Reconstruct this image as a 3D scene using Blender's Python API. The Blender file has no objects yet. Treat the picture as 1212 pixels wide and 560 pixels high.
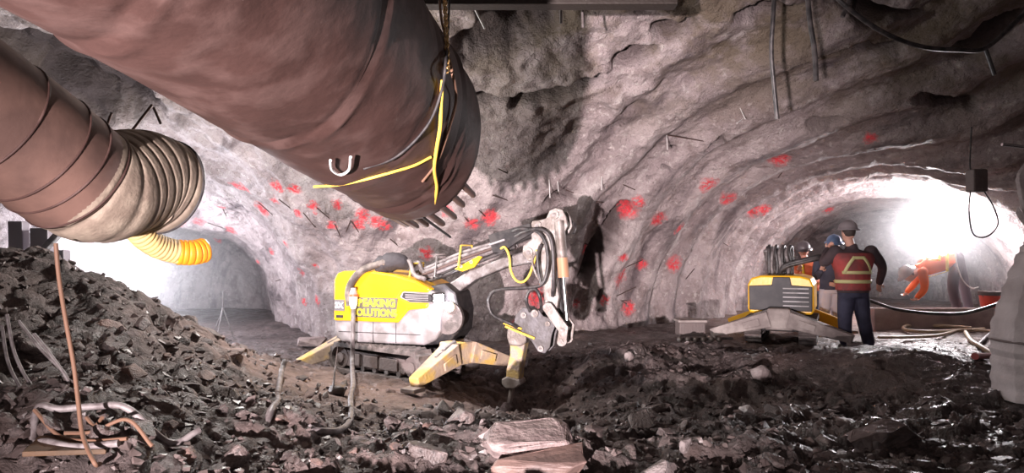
import bpy, bmesh, math, random
import numpy as np
from mathutils import Vector, Matrix, Euler
from mathutils.bvhtree import BVHTree
random.seed(7); rng = np.random.default_rng(7)
SC = bpy.context.scene
COL = SC.collection
PI = math.pi
# ---------------------------------------------------------------- camera
FPX, W, H, HOR = 800.0, 1212, 560, 300.0
CAMZ = 1.6
pitch = math.atan((HOR-H/2)/FPX)
cam_d = bpy.data.cameras.new('camera'); cam = bpy.data.objects.new('camera', cam_d); COL.objects.link(cam)
cam.location = (0, 0, CAMZ); cam.rotation_euler = (PI/2+pitch, 0, 0)
cam_d.sensor_width = 36.0; cam_d.lens = FPX/W*36.0; cam_d.clip_start = .05; cam_d.clip_end = 200
SC.camera = cam
CAM = Vector((0, 0, CAMZ))
def ray(px, py):
    v = Vector(((px-W/2)/FPX, 1.0, -(py-H/2)/FPX))
    v.rotate(Euler((pitch, 0, 0))); return v
def at(px, py, Y):
    r = ray(px, py); return CAM + r*(Y/r.y)
# ---------------------------------------------------------------- noise
def _h(ix, iy, iz, s):
    n = (ix.astype(np.int64)*374761393 + iy.astype(np.int64)*668265263 + iz.astype(np.int64)*2147483647 + s*974634777) & 0xffffffff
    n = ((n ^ (n >> 13))*1274126177) & 0xffffffff
    n = ((n ^ (n >> 16))*2246822519) & 0xffffffff
    return ((n ^ (n >> 15)) & 0xffff)/32767.5 - 1.0
_Q = np.array(Euler((.7, .4, 1.1)).to_matrix())
def noise3(P, sc, seed=0):
    q = (P/sc) @ (_Q if seed % 2 else _Q.T) + seed*1.37; i = np.floor(q); f = q-i; u = f*f*(3-2*f); i = i.astype(np.int64)
    r = 0
    for dx in (0, 1):
        wx = u[:, 0] if dx else 1-u[:, 0]
        for dy in (0, 1):
            wy = u[:, 1] if dy else 1-u[:, 1]
            for dz in (0, 1):
                wz = u[:, 2] if dz else 1-u[:, 2]
                r = r + wx*wy*wz*_h(i[:, 0]+dx, i[:, 1]+dy, i[:, 2]+dz, seed)
    return r
def fbm(P, sc, o=3, seed=0):
    a, s = 1.0, 0
    for k in range(o):
        s = s + a*noise3(P, sc/2**k, seed+k); a *= .5
    return s
def cells(P, sc, seed=0):
    """distance to the nearest jittered point and a value per cell"""
    q = P/sc; i = np.floor(q).astype(np.int64)
    best = np.full(len(P), 9.0); val = np.zeros(len(P)); sec = np.full(len(P), 9.0)
    for dx in (-1, 0, 1):
        for dy in (-1, 0, 1):
            cx, cy = i[:, 0]+dx, i[:, 1]+dy; z = np.zeros_like(cx)
            jx = cx+.5+.45*_h(cx, cy, z, seed+5); jy = cy+.5+.45*_h(cx, cy, z, seed+9)
            d = np.hypot(q[:, 0]-jx, q[:, 1]-jy); v = _h(cx, cy, z, seed+13)
            nearer = d < best
            sec = np.where(nearer, best, np.minimum(sec, d)); val = np.where(nearer, v, val); best = np.minimum(best, d)
    return best, sec, val
def sstep(a, b, x):
    t = np.clip((x-a)/(b-a), 0, 1); return t*t*(3-2*t)
# ---------------------------------------------------------------- materials
def nmat(name, col, rough=.6, metal=0.0, col2=None, nscale=8.0, bump=0.0, bscale=30.0, contrast=(.4, .6), col3=None, n3=2.0, emis=None, es=0.0, spec=None, bdist=.02):
    m = bpy.data.materials.new(name); m.use_nodes = True
    nt = m.node_tree; B = nt.nodes['Principled BSDF']; L = nt.links
    B.inputs['Base Color'].default_value = (*col, 1); B.inputs['Roughness'].default_value = rough; B.inputs['Metallic'].default_value = metal
    if spec is not None: B.inputs['Specular IOR Level'].default_value = spec
    tc = nt.nodes.new('ShaderNodeTexCoord')
    last = None
    def layer(c, sc, lo, hi, prev, det=6):
        n = nt.nodes.new('ShaderNodeTexNoise'); n.inputs['Scale'].default_value = sc; n.inputs['Detail'].default_value = det
        L.new(tc.outputs['Object'], n.inputs['Vector'])
        r = nt.nodes.new('ShaderNodeValToRGB'); r.color_ramp.elements[0].position = lo; r.color_ramp.elements[1].position = hi
        L.new(n.outputs['Fac'], r.inputs['Fac'])
        x = nt.nodes.new('ShaderNodeMix'); x.data_type = 'RGBA'
        L.new(r.outputs['Color'], x.inputs[0])
        if prev is None: x.inputs[6].default_value = (*col, 1)
        else: L.new(prev, x.inputs[6])
        x.inputs[7].default_value = (*c, 1)
        return x.outputs[2]
    if col2: last = layer(col2, nscale, *contrast, None)
    if col3: last = layer(col3, n3, .48, .62, last)
    if last is not None: L.new(last, B.inputs['Base Color'])
    if bump:
        n = nt.nodes.new('ShaderNodeTexNoise'); n.inputs['Scale'].default_value = bscale; n.inputs['Detail'].default_value = 8
        L.new(tc.outputs['Object'], n.inputs['Vector'])
        b = nt.nodes.new('ShaderNodeBump'); b.inputs['Strength'].default_value = bump; b.inputs['Distance'].default_value = bdist
        L.new(n.outputs['Fac'], b.inputs['Height']); L.new(b.outputs['Normal'], B.inputs['Normal'])
    if emis:
        B.inputs['Emission Color'].default_value = (*emis, 1); B.inputs['Emission Strength'].default_value = es
    return m
M = {}
# ---------------------------------------------------------------- mesh helpers
class MB:
    def __init__(s): s.v, s.f, s.m, s.sm = [], [], [], []
    def add(s, vs, fs, mi=0, smooth=True):
        b = len(s.v); s.v += [tuple(v) for v in vs]; s.f += [tuple(b+i for i in f) for f in fs]; s.m += [mi]*len(fs); s.sm += [smooth]*len(fs)
    def box(s, c, d, R=None, mi=0):
        c = Vector(c); vs = []
        for x in (-1, 1):
            for y in (-1, 1):
                for z in (-1, 1):
                    p = Vector((x*d[0]/2, y*d[1]/2, z*d[2]/2))
                    if R is not None: p = R @ p
                    vs.append(c+p)
        s.add(vs, [(0, 1, 3, 2), (4, 6, 7, 5), (0, 4, 5, 1), (2, 3, 7, 6), (0, 2, 6, 4), (1, 5, 7, 3)], mi, False)
    def tube(s, pts, r, n=10, caps=True, mi=0, up=None):
        pts = [Vector(p) for p in pts]; k = len(pts)
        rs = r if isinstance(r, (list, tuple)) else [r]*k
        vs = []; N = None
        for i, p in enumerate(pts):
            t = (pts[min(i+1, k-1)]-pts[max(i-1, 0)]).normalized()
            if N is None:
                a = up or (Vector((0, 0, 1)) if abs(t.z) < .9 else Vector((1, 0, 0)))
                N = (a - t*a.dot(t)).normalized()
            else:
                N = (N - t*N.dot(t)).normalized()
            Bn = t.cross(N)
            for j in range(n):
                a = 2*PI*j/n; vs.append(p+(N*math.cos(a)+Bn*math.sin(a))*rs[i])
        fs = [(i*n+j, i*n+(j+1) % n, (i+1)*n+(j+1) % n, (i+1)*n+j) for i in range(k-1) for j in range(n)]
        s.add(vs, fs, mi)
        if caps: s.add([vs[j] for j in range(n)], [tuple(range(n-1, -1, -1))], mi, False); s.add(vs[-n:], [tuple(range(n))], mi, False)
    def rod(s, a, b, r, n=12, mi=0): s.tube([a, b], r, n, True, mi)
    def prism(s, poly, depth, mi=0):
        """poly: world points in one plane, depth: vector"""
        k = len(poly); d = Vector(depth); a = [Vector(p) for p in poly]; b = [p+d for p in a]
        s.add(a+b, [tuple(range(k)), tuple(range(2*k-1, k-1, -1))]+[(i, i+k, (i+1) % k+k, (i+1) % k) for i in range(k)], mi, False)
    def build(s, name, mat, parent=None, bevel=0, seg=2, loc=None, weld=True):
        me = bpy.data.meshes.new(name)
        vs = s.v
        if loc is not None: vs = [tuple(Vector(v)-Vector(loc)) for v in vs]
        me.from_pydata(vs, [], s.f); me.update()
        me.polygons.foreach_set('use_smooth', s.sm)
        mats = mat if isinstance(mat, (list, tuple)) else [mat]
        for m in mats: me.materials.append(m)
        me.polygons.foreach_set('material_index', s.m)
        bm = bmesh.new(); bm.from_mesh(me); bmesh.ops.recalc_face_normals(bm, faces=bm.faces); bm.to_mesh(me); bm.free()
        o = bpy.data.objects.new(name, me); COL.objects.link(o)
        if parent is not None: o.parent = parent
        if loc is not None: o.location = loc
        if bevel:
            b = o.modifiers.new('b', 'BEVEL'); b.width = bevel; b.segments = seg; b.limit_method = 'ANGLE'; b.angle_limit = math.radians(35)
        return o
def spline(pts, n=8):
    """Catmull-Rom through points"""
    P = [Vector(p) for p in pts]; P = [P[0]*2-P[1]]+P+[P[-1]*2-P[-2]]; out = []
    for i in range(1, len(P)-2):
        for k in range(n):
            t = k/n; a, b, c, d = P[i-1:i+3]
            out.append(.5*((2*b)+(c-a)*t+(2*a-5*b+4*c-d)*t*t+(3*b-a-3*c+d)*t**3))
    out.append(P[-2]); return out
def tag(o, label=None, cat=None, group=None, kind=None):
    if label: o['label'] = label
    if cat: o['category'] = cat
    if group: o['group'] = group
    if kind: o['kind'] = kind
    return o
def empty(name, loc, label, cat, group=None, rot=None, size=.1):
    o = bpy.data.objects.new(name, None); o.empty_display_size = size; COL.objects.link(o); o.location = loc
    if rot: o.rotation_euler = rot
    return tag(o, label, cat, group)
def part(mb, name, mat, root, bevel=0, label=None, seg=2):
    """mb given in world coordinates, root an unrotated empty"""
    p = root; off = Vector((0, 0, 0))
    while p is not None: off += p.location; p = p.parent
    mb.v = [tuple(Vector(v)-off) for v in mb.v]
    o = mb.build(name, mat, root, bevel, seg)
    if label: o['label'] = label
    return o
def mesh_np(name, V, F, mat, smooth=True):
    me = bpy.data.meshes.new(name); me.vertices.add(len(V)); me.vertices.foreach_set('co', V.astype(np.float32).ravel())
    n = F.shape[1]; me.loops.add(F.size); me.loops.foreach_set('vertex_index', F.astype(np.int32).ravel())
    me.polygons.add(len(F)); me.polygons.foreach_set('loop_start', np.arange(0, F.size, n, dtype=np.int32))
    me.update(calc_edges=True); me.validate()
    me.polygons.foreach_set('use_smooth', np.full(len(me.polygons), smooth)); me.materials.append(mat)
    o = bpy.data.objects.new(name, me); COL.objects.link(o); return o
# ---------------------------------------------------------------- ground height
def gauss(x, y, cx, cy, sx, sy, rot=0):
    c, s = math.cos(rot), math.sin(rot); dx, dy = x-cx, y-cy
    return np.exp(-((dx*c+dy*s)/sx)**2-((-dx*s+dy*c)/sy)**2)
def hbase(x, y):
    x = np.asarray(x, float); y = np.asarray(y, float)
    z = .05+.2*sstep(8.5, 11.0, y)*sstep(-1.5, 1.5, x)
    z = z + 1.2*gauss(x, y, -4.5, 6.6, 1.75, 1.5, .35)          # left heap
    z = z + .45*gauss(x, y, -3.0, 4.6, 1.2, 1.0)                 # its near toe
    z = z + .75*gauss(x, y, -7.0, 6.5, 2.5, 2.0)
    z = z + .42*gauss(x, y, 4.7, 8.3, 1.5, .85, -.12)             # dark mound at right
    z = z - .42*gauss(x, y, .25, 8.0, .85, 1.05)                   # pit under the breaker
    z = z + .25*gauss(x, y, 2.0, 8.9, 1.5, .9)
    z = z - .12*gauss(x, y, 2.6, 6.9, 1.6, .6)
    z = z + .10*gauss(x, y, -1.0, 5.6, 1.3, .8)
    z = z + .12*gauss(x, y, 1.0, 5.3, 2.0, .5)
    return z
def rough_amt(x, y):
    """how broken the ground is: flat on the muddy patch and in the tunnel"""
    flat = np.maximum(gauss(x, y, -1.5, 7.2, 1.3, .75), .95*gauss(x, y, 4.7, 8.2, 1.5, .85, -.12))
    flat = np.maximum(flat, sstep(9.2, 10.5, y)*.8)
    return 1-.85*np.clip(flat*1.15, 0, 1)
def hfull(x, y):
    x = np.asarray(x, float); y = np.asarray(y, float); shp = x.shape; x = x.ravel(); y = y.ravel()
    P = np.stack([x, y, np.zeros_like(x)], 1)
    z = hbase(x, y); a = rough_amt(x, y)
    w = np.stack([x+.12*noise3(P, .3, 70), y+.12*noise3(P, .3, 71), x*0], 1)
    z = z + a*.08*fbm(P, .9, 2, 20) + .02*fbm(P, .35, 3, 24)
    # slabs: tilted cells stacked at two scales
    for sc, amp, sd in ((.55, .07, 1), (.26, .05, 2), (.12, .025, 3)):
        d, e, v = cells(w*np.array([1, 1.35, 1]), sc, sd)
        tilt = (v*7.3 % 1)
        z = z + a*amp*(v*.8 - np.clip(1-(e-d)*6, 0, 1)*.5 + (tilt-.5)*d)
    z = z + a*.008*fbm(P, .07, 2, 40) + .004*fbm(P, .05, 2, 44)
    return z.reshape(shp)
def hz(x, y): return float(hfull(np.array([x]), np.array([y]))[0])
def hb(x, y): return float(hbase(np.array([x]), np.array([y]))[0])
def ground_pt(px, py, h=None):
    """march the pixel's ray to the ground"""
    r = ray(px, py); Y = np.linspace(3, 20, 3400); X = r.x/r.y*Y; Z = CAMZ+r.z/r.y*Y
    g = hbase(X, Y); k = np.argmax(Z <= g); return Vector((X[k], Y[k], g[k]))
# ---------------------------------------------------------------- cave
def seg_tunnel(P, a, b, hw, ch):
    """inside-positive distance of an elliptic vault swept along a-b on the ground"""
    a = np.array(a); b = np.array(b); d = b-a; L = np.hypot(*d)
    t = np.clip(((P[:, 0]-a[0])*d[0]+(P[:, 1]-a[1])*d[1])/L**2, 0, 1)
    r = np.hypot(P[:, 0]-a[0]-t*d[0], P[:, 1]-a[1]-t*d[1])
    zz = np.maximum(P[:, 2]+.2, 0)
    return (1-((r/hw)**2.3+(zz/(ch+.2))**2.3)**(1/2.3))*min(hw, ch)
def smax(a, b, k):
    h = np.clip(.5+.5*(a-b)/k, 0, 1); return b+(a-b)*h+k*h*(1-h)
def cave_sdf(P):
    x, y, z = P[:, 0], P[:, 1], P[:, 2]
    zz = np.maximum(z+.3, 0)
    yc = 3.0 + .10*np.abs(x)*0
    cr = 5.25 + .05*x
    m = (1-((np.abs(y-yc)/8.6)**2.15+(zz/(cr+.3))**2.15)**(1/2.15))*5.0
    m = np.minimum(m, np.minimum(x+11.5, 9.6+.15*y-x))
    R = smax(seg_tunnel(P, (3.2, 9.2), (7.4, 13.6), 2.75, 3.05), seg_tunnel(P, (7.4, 13.6), (9.6, 18.2), 2.75, 2.9), .5)
    Lt = smax(seg_tunnel(P, (-5.2, 8.0), (-6.4, 13.0), 2.1, 2.5), seg_tunnel(P, (-6.4, 13.0), (-8.2, 17.5), 1.9, 2.2), .5)
    return smax(smax(m, R, 1.3), Lt, 1.9)
def surface_nets(f, lo, st, shape):
    nx, ny, nz = shape
    s = f > 0
    c = np.zeros((nx-1, ny-1, nz-1), int)
    for dx in (0, 1):
        for dy in (0, 1):
            for dz in (0, 1): c += s[dx:nx-1+dx, dy:ny-1+dy, dz:nz-1+dz]
    act = (c > 0) & (c < 8); idx = -np.ones(act.shape, int); idx[act] = np.arange(act.sum())
    cells_ = np.argwhere(act); S = np.zeros((len(cells_), 3)); n = np.zeros(len(cells_))
    cor = [(a, b, d) for a in (0, 1) for b in (0, 1) for d in (0, 1)]
    for i in range(8):
        for j in range(i+1, 8):
            if sum(abs(a-b) for a, b in zip(cor[i], cor[j])) != 1: continue
            A = np.array(cor[i]); B_ = np.array(cor[j])
            fa = f[tuple((cells_+A).T)]; fb = f[tuple((cells_+B_).T)]; x = (fa > 0) != (fb > 0)
            t = np.where(x, fa/np.where(x, fa-fb, 1), 0)
            S[x] += (A+(B_-A)*t[:, None])[x]; n[x] += 1
    V = np.array(lo)+(cells_+S/n[:, None])*st
    F = []
    for ax in range(3):
        sl0 = [slice(None)]*3; sl1 = [slice(None)]*3; sl0[ax] = slice(0, -1); sl1[ax] = slice(1, None)
        e = s[tuple(sl0)] != s[tuple(sl1)]
        q = np.argwhere(e); u, w = (ax+1) % 3, (ax+2) % 3
        ok = (q[:, u] > 0) & (q[:, w] > 0) & (q[:, u] < shape[u]-1) & (q[:, w] < shape[w]-1); q = q[ok]
        du = np.zeros(3, int); du[u] = 1; dw = np.zeros(3, int); dw[w] = 1
        Q = np.stack([idx[tuple(q.T)], idx[tuple((q-du).T)], idx[tuple((q-du-dw).T)], idx[tuple((q-dw).T)]], 1)
        # the solid is where f<0: normals look to f>0
        flip = s[tuple(q.T)]
        Q[~flip] = Q[~flip][:, ::-1]
        F.append(Q)
    return V, np.concatenate(F)
ST = .16
lo = (-12.2, -6.4, -1.3); shape = (int(25.4/ST), int(29/ST), int(7.6/ST))
gx, gy, gz = np.meshgrid(*[lo[i]+ST*np.arange(shape[i]) for i in range(3)], indexing='ij')
G = np.stack([gx.ravel(), gy.ravel(), gz.ravel()], 1)
cV, cF = surface_nets(cave_sdf(G).reshape(shape), lo, ST, shape)
del gx, gy, gz, G
def cave_bvh(V, F): return BVHTree.FromPolygons([tuple(v) for v in V], [tuple(int(i) for i in q) for q in F])
B0 = cave_bvh(cV, cF)
def wall_hit(px, py, T=None):
    r = ray(px, py).normalized(); h = (T or B0).ray_cast(CAM, r); return h[0], h[1]
# subdivide twice, smoothly (loop over edges with numpy)
def subdiv(V, F):
    E = np.concatenate([F[:, [i, (i+1) % 4]] for i in range(4)]); Es = np.sort(E, 1)
    U, inv = np.unique(Es, axis=0, return_inverse=True); inv = inv.ravel()
    n, m, k = len(V), len(U), len(F)
    fc = V[F].mean(1); ecount = np.bincount(inv, minlength=m)
    esum = np.zeros((m, 3)); fid = np.tile(np.arange(k), 4)
    for c in range(3): esum[:, c] = np.bincount(inv, weights=fc[fid, c], minlength=m)
    mid = V[U].mean(1); ep = np.where((ecount == 2)[:, None], (mid*2+esum)/4, mid)
    ei = inv.reshape(4, k).T+n; fi = np.arange(k)+n+m
    # vertex rule: mild smoothing
    vs = np.zeros((n, 3)); vc = np.bincount(U.ravel(), minlength=n)
    for c in range(3): vs[:, c] = np.bincount(U[:, 0], weights=V[U[:, 1], c], minlength=n)+np.bincount(U[:, 1], weights=V[U[:, 0], c], minlength=n)
    nv = V*.6+.4*vs/np.maximum(vc, 1)[:, None]
    nv[vc < 3] = V[vc < 3]
    NF = np.concatenate([np.stack([F[:, i], ei[:, i], fi, ei[:, (i-1) % 4]], 1) for i in range(4)])
    return np.concatenate([nv, ep, fc]), NF
def vnormals(V, F):
    a = V[F[:, 2]]-V[F[:, 0]]; b = V[F[:, 3]]-V[F[:, 1]]; fn = np.cross(a, b)
    N = np.zeros_like(V)
    for i in range(4):
        for c in range(3): N[:, c] += np.bincount(F[:, i], weights=fn[:, c], minlength=len(V))
    return N/np.maximum(np.linalg.norm(N, axis=1), 1e-9)[:, None]
cF = cF[:, ::-1].copy()
V, F = cV, cF
V, F = subdiv(V, F)
# drop what lies behind the camera from the second round
ctr = V[F].mean(1)
V, F = subdiv(V, F)
N = vnormals(V, F)
# shotcrete relief, N points into the open chamber
P = V
smo = 1-.55*sstep(1.5, 3.5, P[:, 0]); disp = .13*fbm(P, 1.7, 2, 3) + smo*.055*fbm(P, .45, 3, 11) + .02*fbm(P, .12, 2, 17) - smo*.03*np.abs(fbm(P, .3, 2, 19))
# sprayed rounds: long ribs that follow the right-hand tunnel mouth
ax = np.array([.69, .72]); t = (P[:, 0]-3.2)*ax[0]+(P[:, 1]-9.2)*ax[1]; lat = -(P[:, 0]-3.2)*ax[1]+(P[:, 1]-9.2)*ax[0]
tw = t+.35*noise3(P, 1.6, 31)
ribR = np.clip(np.abs(np.mod(tw/.95, 1)-.5)*2, 0, 1)
disp += .17*(sstep(.15, .9, ribR)-.5)*sstep(-2.2, -.2, t)*sstep(5.5, 3.2, np.abs(lat))
tl = P[:, 1]+.3*noise3(P, 1.8, 33)
ribL = np.clip(np.abs(np.mod(tl/1.1, 1)-.5)*2, 0, 1)
disp += .09*(sstep(.1, .9, ribL)-.5)*sstep(-2.2, -3.6, P[:, 0])*sstep(8.5, 10.5, P[:, 1])
# rough spatter high on the back wall
hi = sstep(2.7, 3.6, P[:, 2])
disp += hi*sstep(3.5, 1.5, P[:, 0])*(.05*fbm(P, .2, 2, 51)-.05*np.abs(noise3(P, .3, 54)))
# gouges and overbreak (first two only stand in for ceiling shade), given by two points on the photographed wall
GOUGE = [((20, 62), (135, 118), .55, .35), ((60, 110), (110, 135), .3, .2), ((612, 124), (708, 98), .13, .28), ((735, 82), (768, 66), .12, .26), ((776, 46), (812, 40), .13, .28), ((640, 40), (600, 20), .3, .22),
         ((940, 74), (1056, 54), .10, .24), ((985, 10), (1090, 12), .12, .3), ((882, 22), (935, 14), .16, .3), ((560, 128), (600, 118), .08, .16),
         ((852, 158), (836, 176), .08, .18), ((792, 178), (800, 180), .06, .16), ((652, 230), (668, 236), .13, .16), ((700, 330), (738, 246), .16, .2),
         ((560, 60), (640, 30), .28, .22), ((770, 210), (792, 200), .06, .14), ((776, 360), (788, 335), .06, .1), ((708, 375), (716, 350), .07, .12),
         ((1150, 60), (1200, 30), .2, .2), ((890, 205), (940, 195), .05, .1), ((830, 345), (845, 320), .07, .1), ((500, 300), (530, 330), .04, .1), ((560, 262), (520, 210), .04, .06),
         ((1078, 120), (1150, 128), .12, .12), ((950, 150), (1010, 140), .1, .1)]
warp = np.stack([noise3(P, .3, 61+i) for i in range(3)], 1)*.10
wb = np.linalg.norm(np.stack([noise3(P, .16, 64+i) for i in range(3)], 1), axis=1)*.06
gouge_shade = np.zeros(len(P))
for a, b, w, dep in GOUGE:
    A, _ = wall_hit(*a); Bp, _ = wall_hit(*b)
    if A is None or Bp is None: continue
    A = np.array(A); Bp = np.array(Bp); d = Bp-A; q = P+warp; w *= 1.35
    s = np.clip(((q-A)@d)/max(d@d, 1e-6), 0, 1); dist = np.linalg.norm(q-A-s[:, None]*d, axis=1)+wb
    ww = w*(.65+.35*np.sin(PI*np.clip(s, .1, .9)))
    g_ = sstep(ww*1.35, ww*.6, dist); disp -= dep*1.5*g_; gouge_shade = np.maximum(gouge_shade, g_*min(1, dep/.2))  # mask also darkens the hollows, standing in for the shade inside them
disp += .5*0
V = V + N*disp[:, None]
print('RAW', gouge_shade.max(), (gouge_shade > .5).sum())
chk = np.arange(0, len(V), 97)
if (cave_sdf(V[chk]+N[chk]*.3) - cave_sdf(V[chk])).mean() < 0: print('NORMALS POINT INTO ROCK')
SPOTS = [(280, 220, 9), (291, 223, 9), (327, 221, 9), (348, 224, 8), (324, 238, 7), (260, 245, 8), (311, 247, 11), (205, 263, 14), (274, 273, 8), (371, 245, 8), (353, 253, 6), (393, 267, 7),
         (428, 255, 9), (425, 266, 9), (445, 262, 9), (399, 242, 7), (337, 289, 6), (321, 298, 5), (305, 310, 4), (357, 321, 6), (373, 314, 5), (360, 357, 5), (375, 356, 6), (258, 284, 6), (236, 262, 7),
         (559, 265, 9), (580, 257, 11), (529, 250, 8), (504, 300, 9), (839, 219, 12), (862, 236, 11), (743, 245, 15), (755, 240, 9), (779, 259, 11), (805, 271, 9), (798, 313, 10), (734, 329, 13), (760, 313, 7),
         (737, 304, 7), (743, 364, 9), (716, 355, 6), (892, 250, 10), (904, 248, 9), (692, 295, 7), (681, 360, 6), (634, 352, 13), (922, 187, 14), (1031, 163, 8), (980, 247, 7), (455, 268, 8), (610, 385, 8)]
BC = cave_bvh(V, F)
def hitc(px, py): return wall_hit(px, py, BC)
def shotcrete():
    m = bpy.data.materials.new('shotcrete'); m.use_nodes = True; nt = m.node_tree; L = nt.links; B = nt.nodes['Principled BSDF']
    new = nt.nodes.new; geo = new('ShaderNodeNewGeometry')
    def noise(sc, det=6, rough=.6):
        n = new('ShaderNodeTexNoise'); n.inputs['Scale'].default_value = sc; n.inputs['Detail'].default_value = det; n.inputs['Roughness'].default_value = rough
        L.new(geo.outputs['Position'], n.inputs['Vector']); return n
    def mixc(f, a, b):
        x = new('ShaderNodeMix'); x.data_type = 'RGBA'; L.new(f, x.inputs[0])
        for s, v in ((6, a), (7, b)):
            if isinstance(v, tuple): x.inputs[s].default_value = (*v, 1)
            else: L.new(v, x.inputs[s])
        return x.outputs[2]
    def ramp(src, a, b):
        r = new('ShaderNodeMapRange'); r.inputs['From Min'].default_value = a; r.inputs['From Max'].default_value = b; r.clamp = True
        L.new(src, r.inputs['Value']); return r.outputs['Result']
    c = mixc(ramp(noise(.7, 4).outputs['Fac'], .42, .6), (.31, .25, .25), (.46, .385, .38))
    c = mixc(ramp(noise(2.3, 6).outputs['Fac'], .5, .68), c, (.24, .185, .18))
    c = mixc(ramp(noise(11, 5).outputs['Fac'], .56, .72), c, (.56, .5, .48))
    c = mixc(ramp(noise(35, 3).outputs['Fac'], .62, .74), c, (.14, .11, .11))
    fx = new('ShaderNodeVectorMath'); fx.operation = 'DOT_PRODUCT'; L.new(geo.outputs['Position'], fx.inputs[0]); fx.inputs[1].default_value = (.69*2.6, .72*2.6, 0)
    fy = new('ShaderNodeVectorMath'); fy.operation = 'DOT_PRODUCT'; L.new(geo.outputs['Position'], fy.inputs[0]); fy.inputs[1].default_value = (-.72*.5, .69*.5, 0)
    fz = new('ShaderNodeVectorMath'); fz.operation = 'DOT_PRODUCT'; L.new(geo.outputs['Position'], fz.inputs[0]); fz.inputs[1].default_value = (0, 0, .6)
    cb = new('ShaderNodeCombineXYZ'); L.new(fx.outputs['Value'], cb.inputs[0]); L.new(fy.outputs['Value'], cb.inputs[1]); L.new(fz.outputs['Value'], cb.inputs[2])
    sn = new('ShaderNodeTexNoise'); sn.inputs['Scale'].default_value = 1.0; sn.inputs['Detail'].default_value = 8; sn.inputs['Roughness'].default_value = .62; L.new(cb.outputs[0], sn.inputs['Vector'])
    c = mixc(ramp(sn.outputs['Fac'], .53, .66), c, (.13, .10, .105))
    c = mixc(ramp(sn.outputs['Fac'], .40, .30), c, (.52, .46, .45))
    # brown and greenish bare rock high up, where the sprayed concrete thins out
    sep = new('ShaderNodeSeparateXYZ'); L.new(geo.outputs['Position'], sep.inputs[0])
    hgt = ramp(sep.outputs['Z'], 3.2, 4.3)
    mm = new('ShaderNodeMath'); mm.operation = 'MULTIPLY'; L.new(hgt, mm.inputs[0]); L.new(ramp(noise(1.1, 7, .7).outputs['Fac'], .42, .56), mm.inputs[1])
    c = mixc(mm.outputs[0], c, (.17, .13, .095))
    ra = new('ShaderNodeAttribute'); ra.attribute_name = 'raw'; c = mixc(ra.outputs['Fac'], c, (.07, .05, .048))  # shade of the hollows painted into the wall colour
    # sprayed survey paint
    wn = noise(9, 5, .7); vm = new('ShaderNodeVectorMath'); vm.operation = 'MULTIPLY_ADD'
    L.new(wn.outputs['Color'], vm.inputs[0]); vm.inputs[1].default_value = (.26, .26, .26); L.new(geo.outputs['Position'], vm.inputs[2])
    last = None
    for px, py, r in SPOTS:
        p, n = hitc(px, py)
        if p is None: continue
        p = p + Vector((.13, .13, .13)); rr = max(r/FPX*(p.y)*.85, .04)
        d = new('ShaderNodeVectorMath'); d.operation = 'DISTANCE'; L.new(vm.outputs[0], d.inputs[0]); d.inputs[1].default_value = p
        q = new('ShaderNodeMath'); q.operation = 'DIVIDE'; L.new(d.outputs['Value'], q.inputs[0]); q.inputs[1].default_value = rr
        if last is None: last = q.outputs[0]
        else:
            k = new('ShaderNodeMath'); k.operation = 'MINIMUM'; L.new(last, k.inputs[0]); L.new(q.outputs[0], k.inputs[1]); last = k.outputs[0]
    f = ramp(last, 1.35, .55)
    g = new('ShaderNodeMath'); g.operation = 'MULTIPLY'; L.new(f, g.inputs[0]); L.new(ramp(noise(16, 4).outputs['Fac'], .36, .52), g.inputs[1])
    c = mixc(g.outputs[0], c, (.72, .055, .07))
    L.new(c, B.inputs['Base Color']); 
    L.new(ramp(noise(3, 3).outputs['Fac'], .3, .75), B.inputs['Roughness'])
    rr_ = new('ShaderNodeMapRange'); L.new(noise(2.0, 4).outputs['Fac'], rr_.inputs['Value']); rr_.inputs['From Min'].default_value = .35; rr_.inputs['From Max'].default_value = .65; rr_.inputs['To Min'].default_value = .58; rr_.inputs['To Max'].default_value = .85
    L.new(rr_.outputs['Result'], B.inputs['Roughness'])
    b1 = new('ShaderNodeBump'); b1.inputs['Strength'].default_value = 1.0; b1.inputs['Distance'].default_value = .09; L.new(noise(12, 8, .65).outputs['Fac'], b1.inputs['Height'])
    b2 = new('ShaderNodeBump'); b2.inputs['Strength'].default_value = .8; b2.inputs['Distance'].default_value = .02; L.new(noise(45, 4, .6).outputs['Fac'], b2.inputs['Height'])
    L.new(b1.outputs['Normal'], b2.inputs['Normal']); L.new(b2.outputs['Normal'], B.inputs['Normal'])
    return m
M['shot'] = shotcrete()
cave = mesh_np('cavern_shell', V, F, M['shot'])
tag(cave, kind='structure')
a_ = cave.data.attributes.new('raw', 'FLOAT', 'POINT'); a_.data.foreach_set('value', gouge_shade.astype(np.float32))
BC = cave_bvh(V, F)
def hitc(px, py): return wall_hit(px, py, BC)
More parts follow.
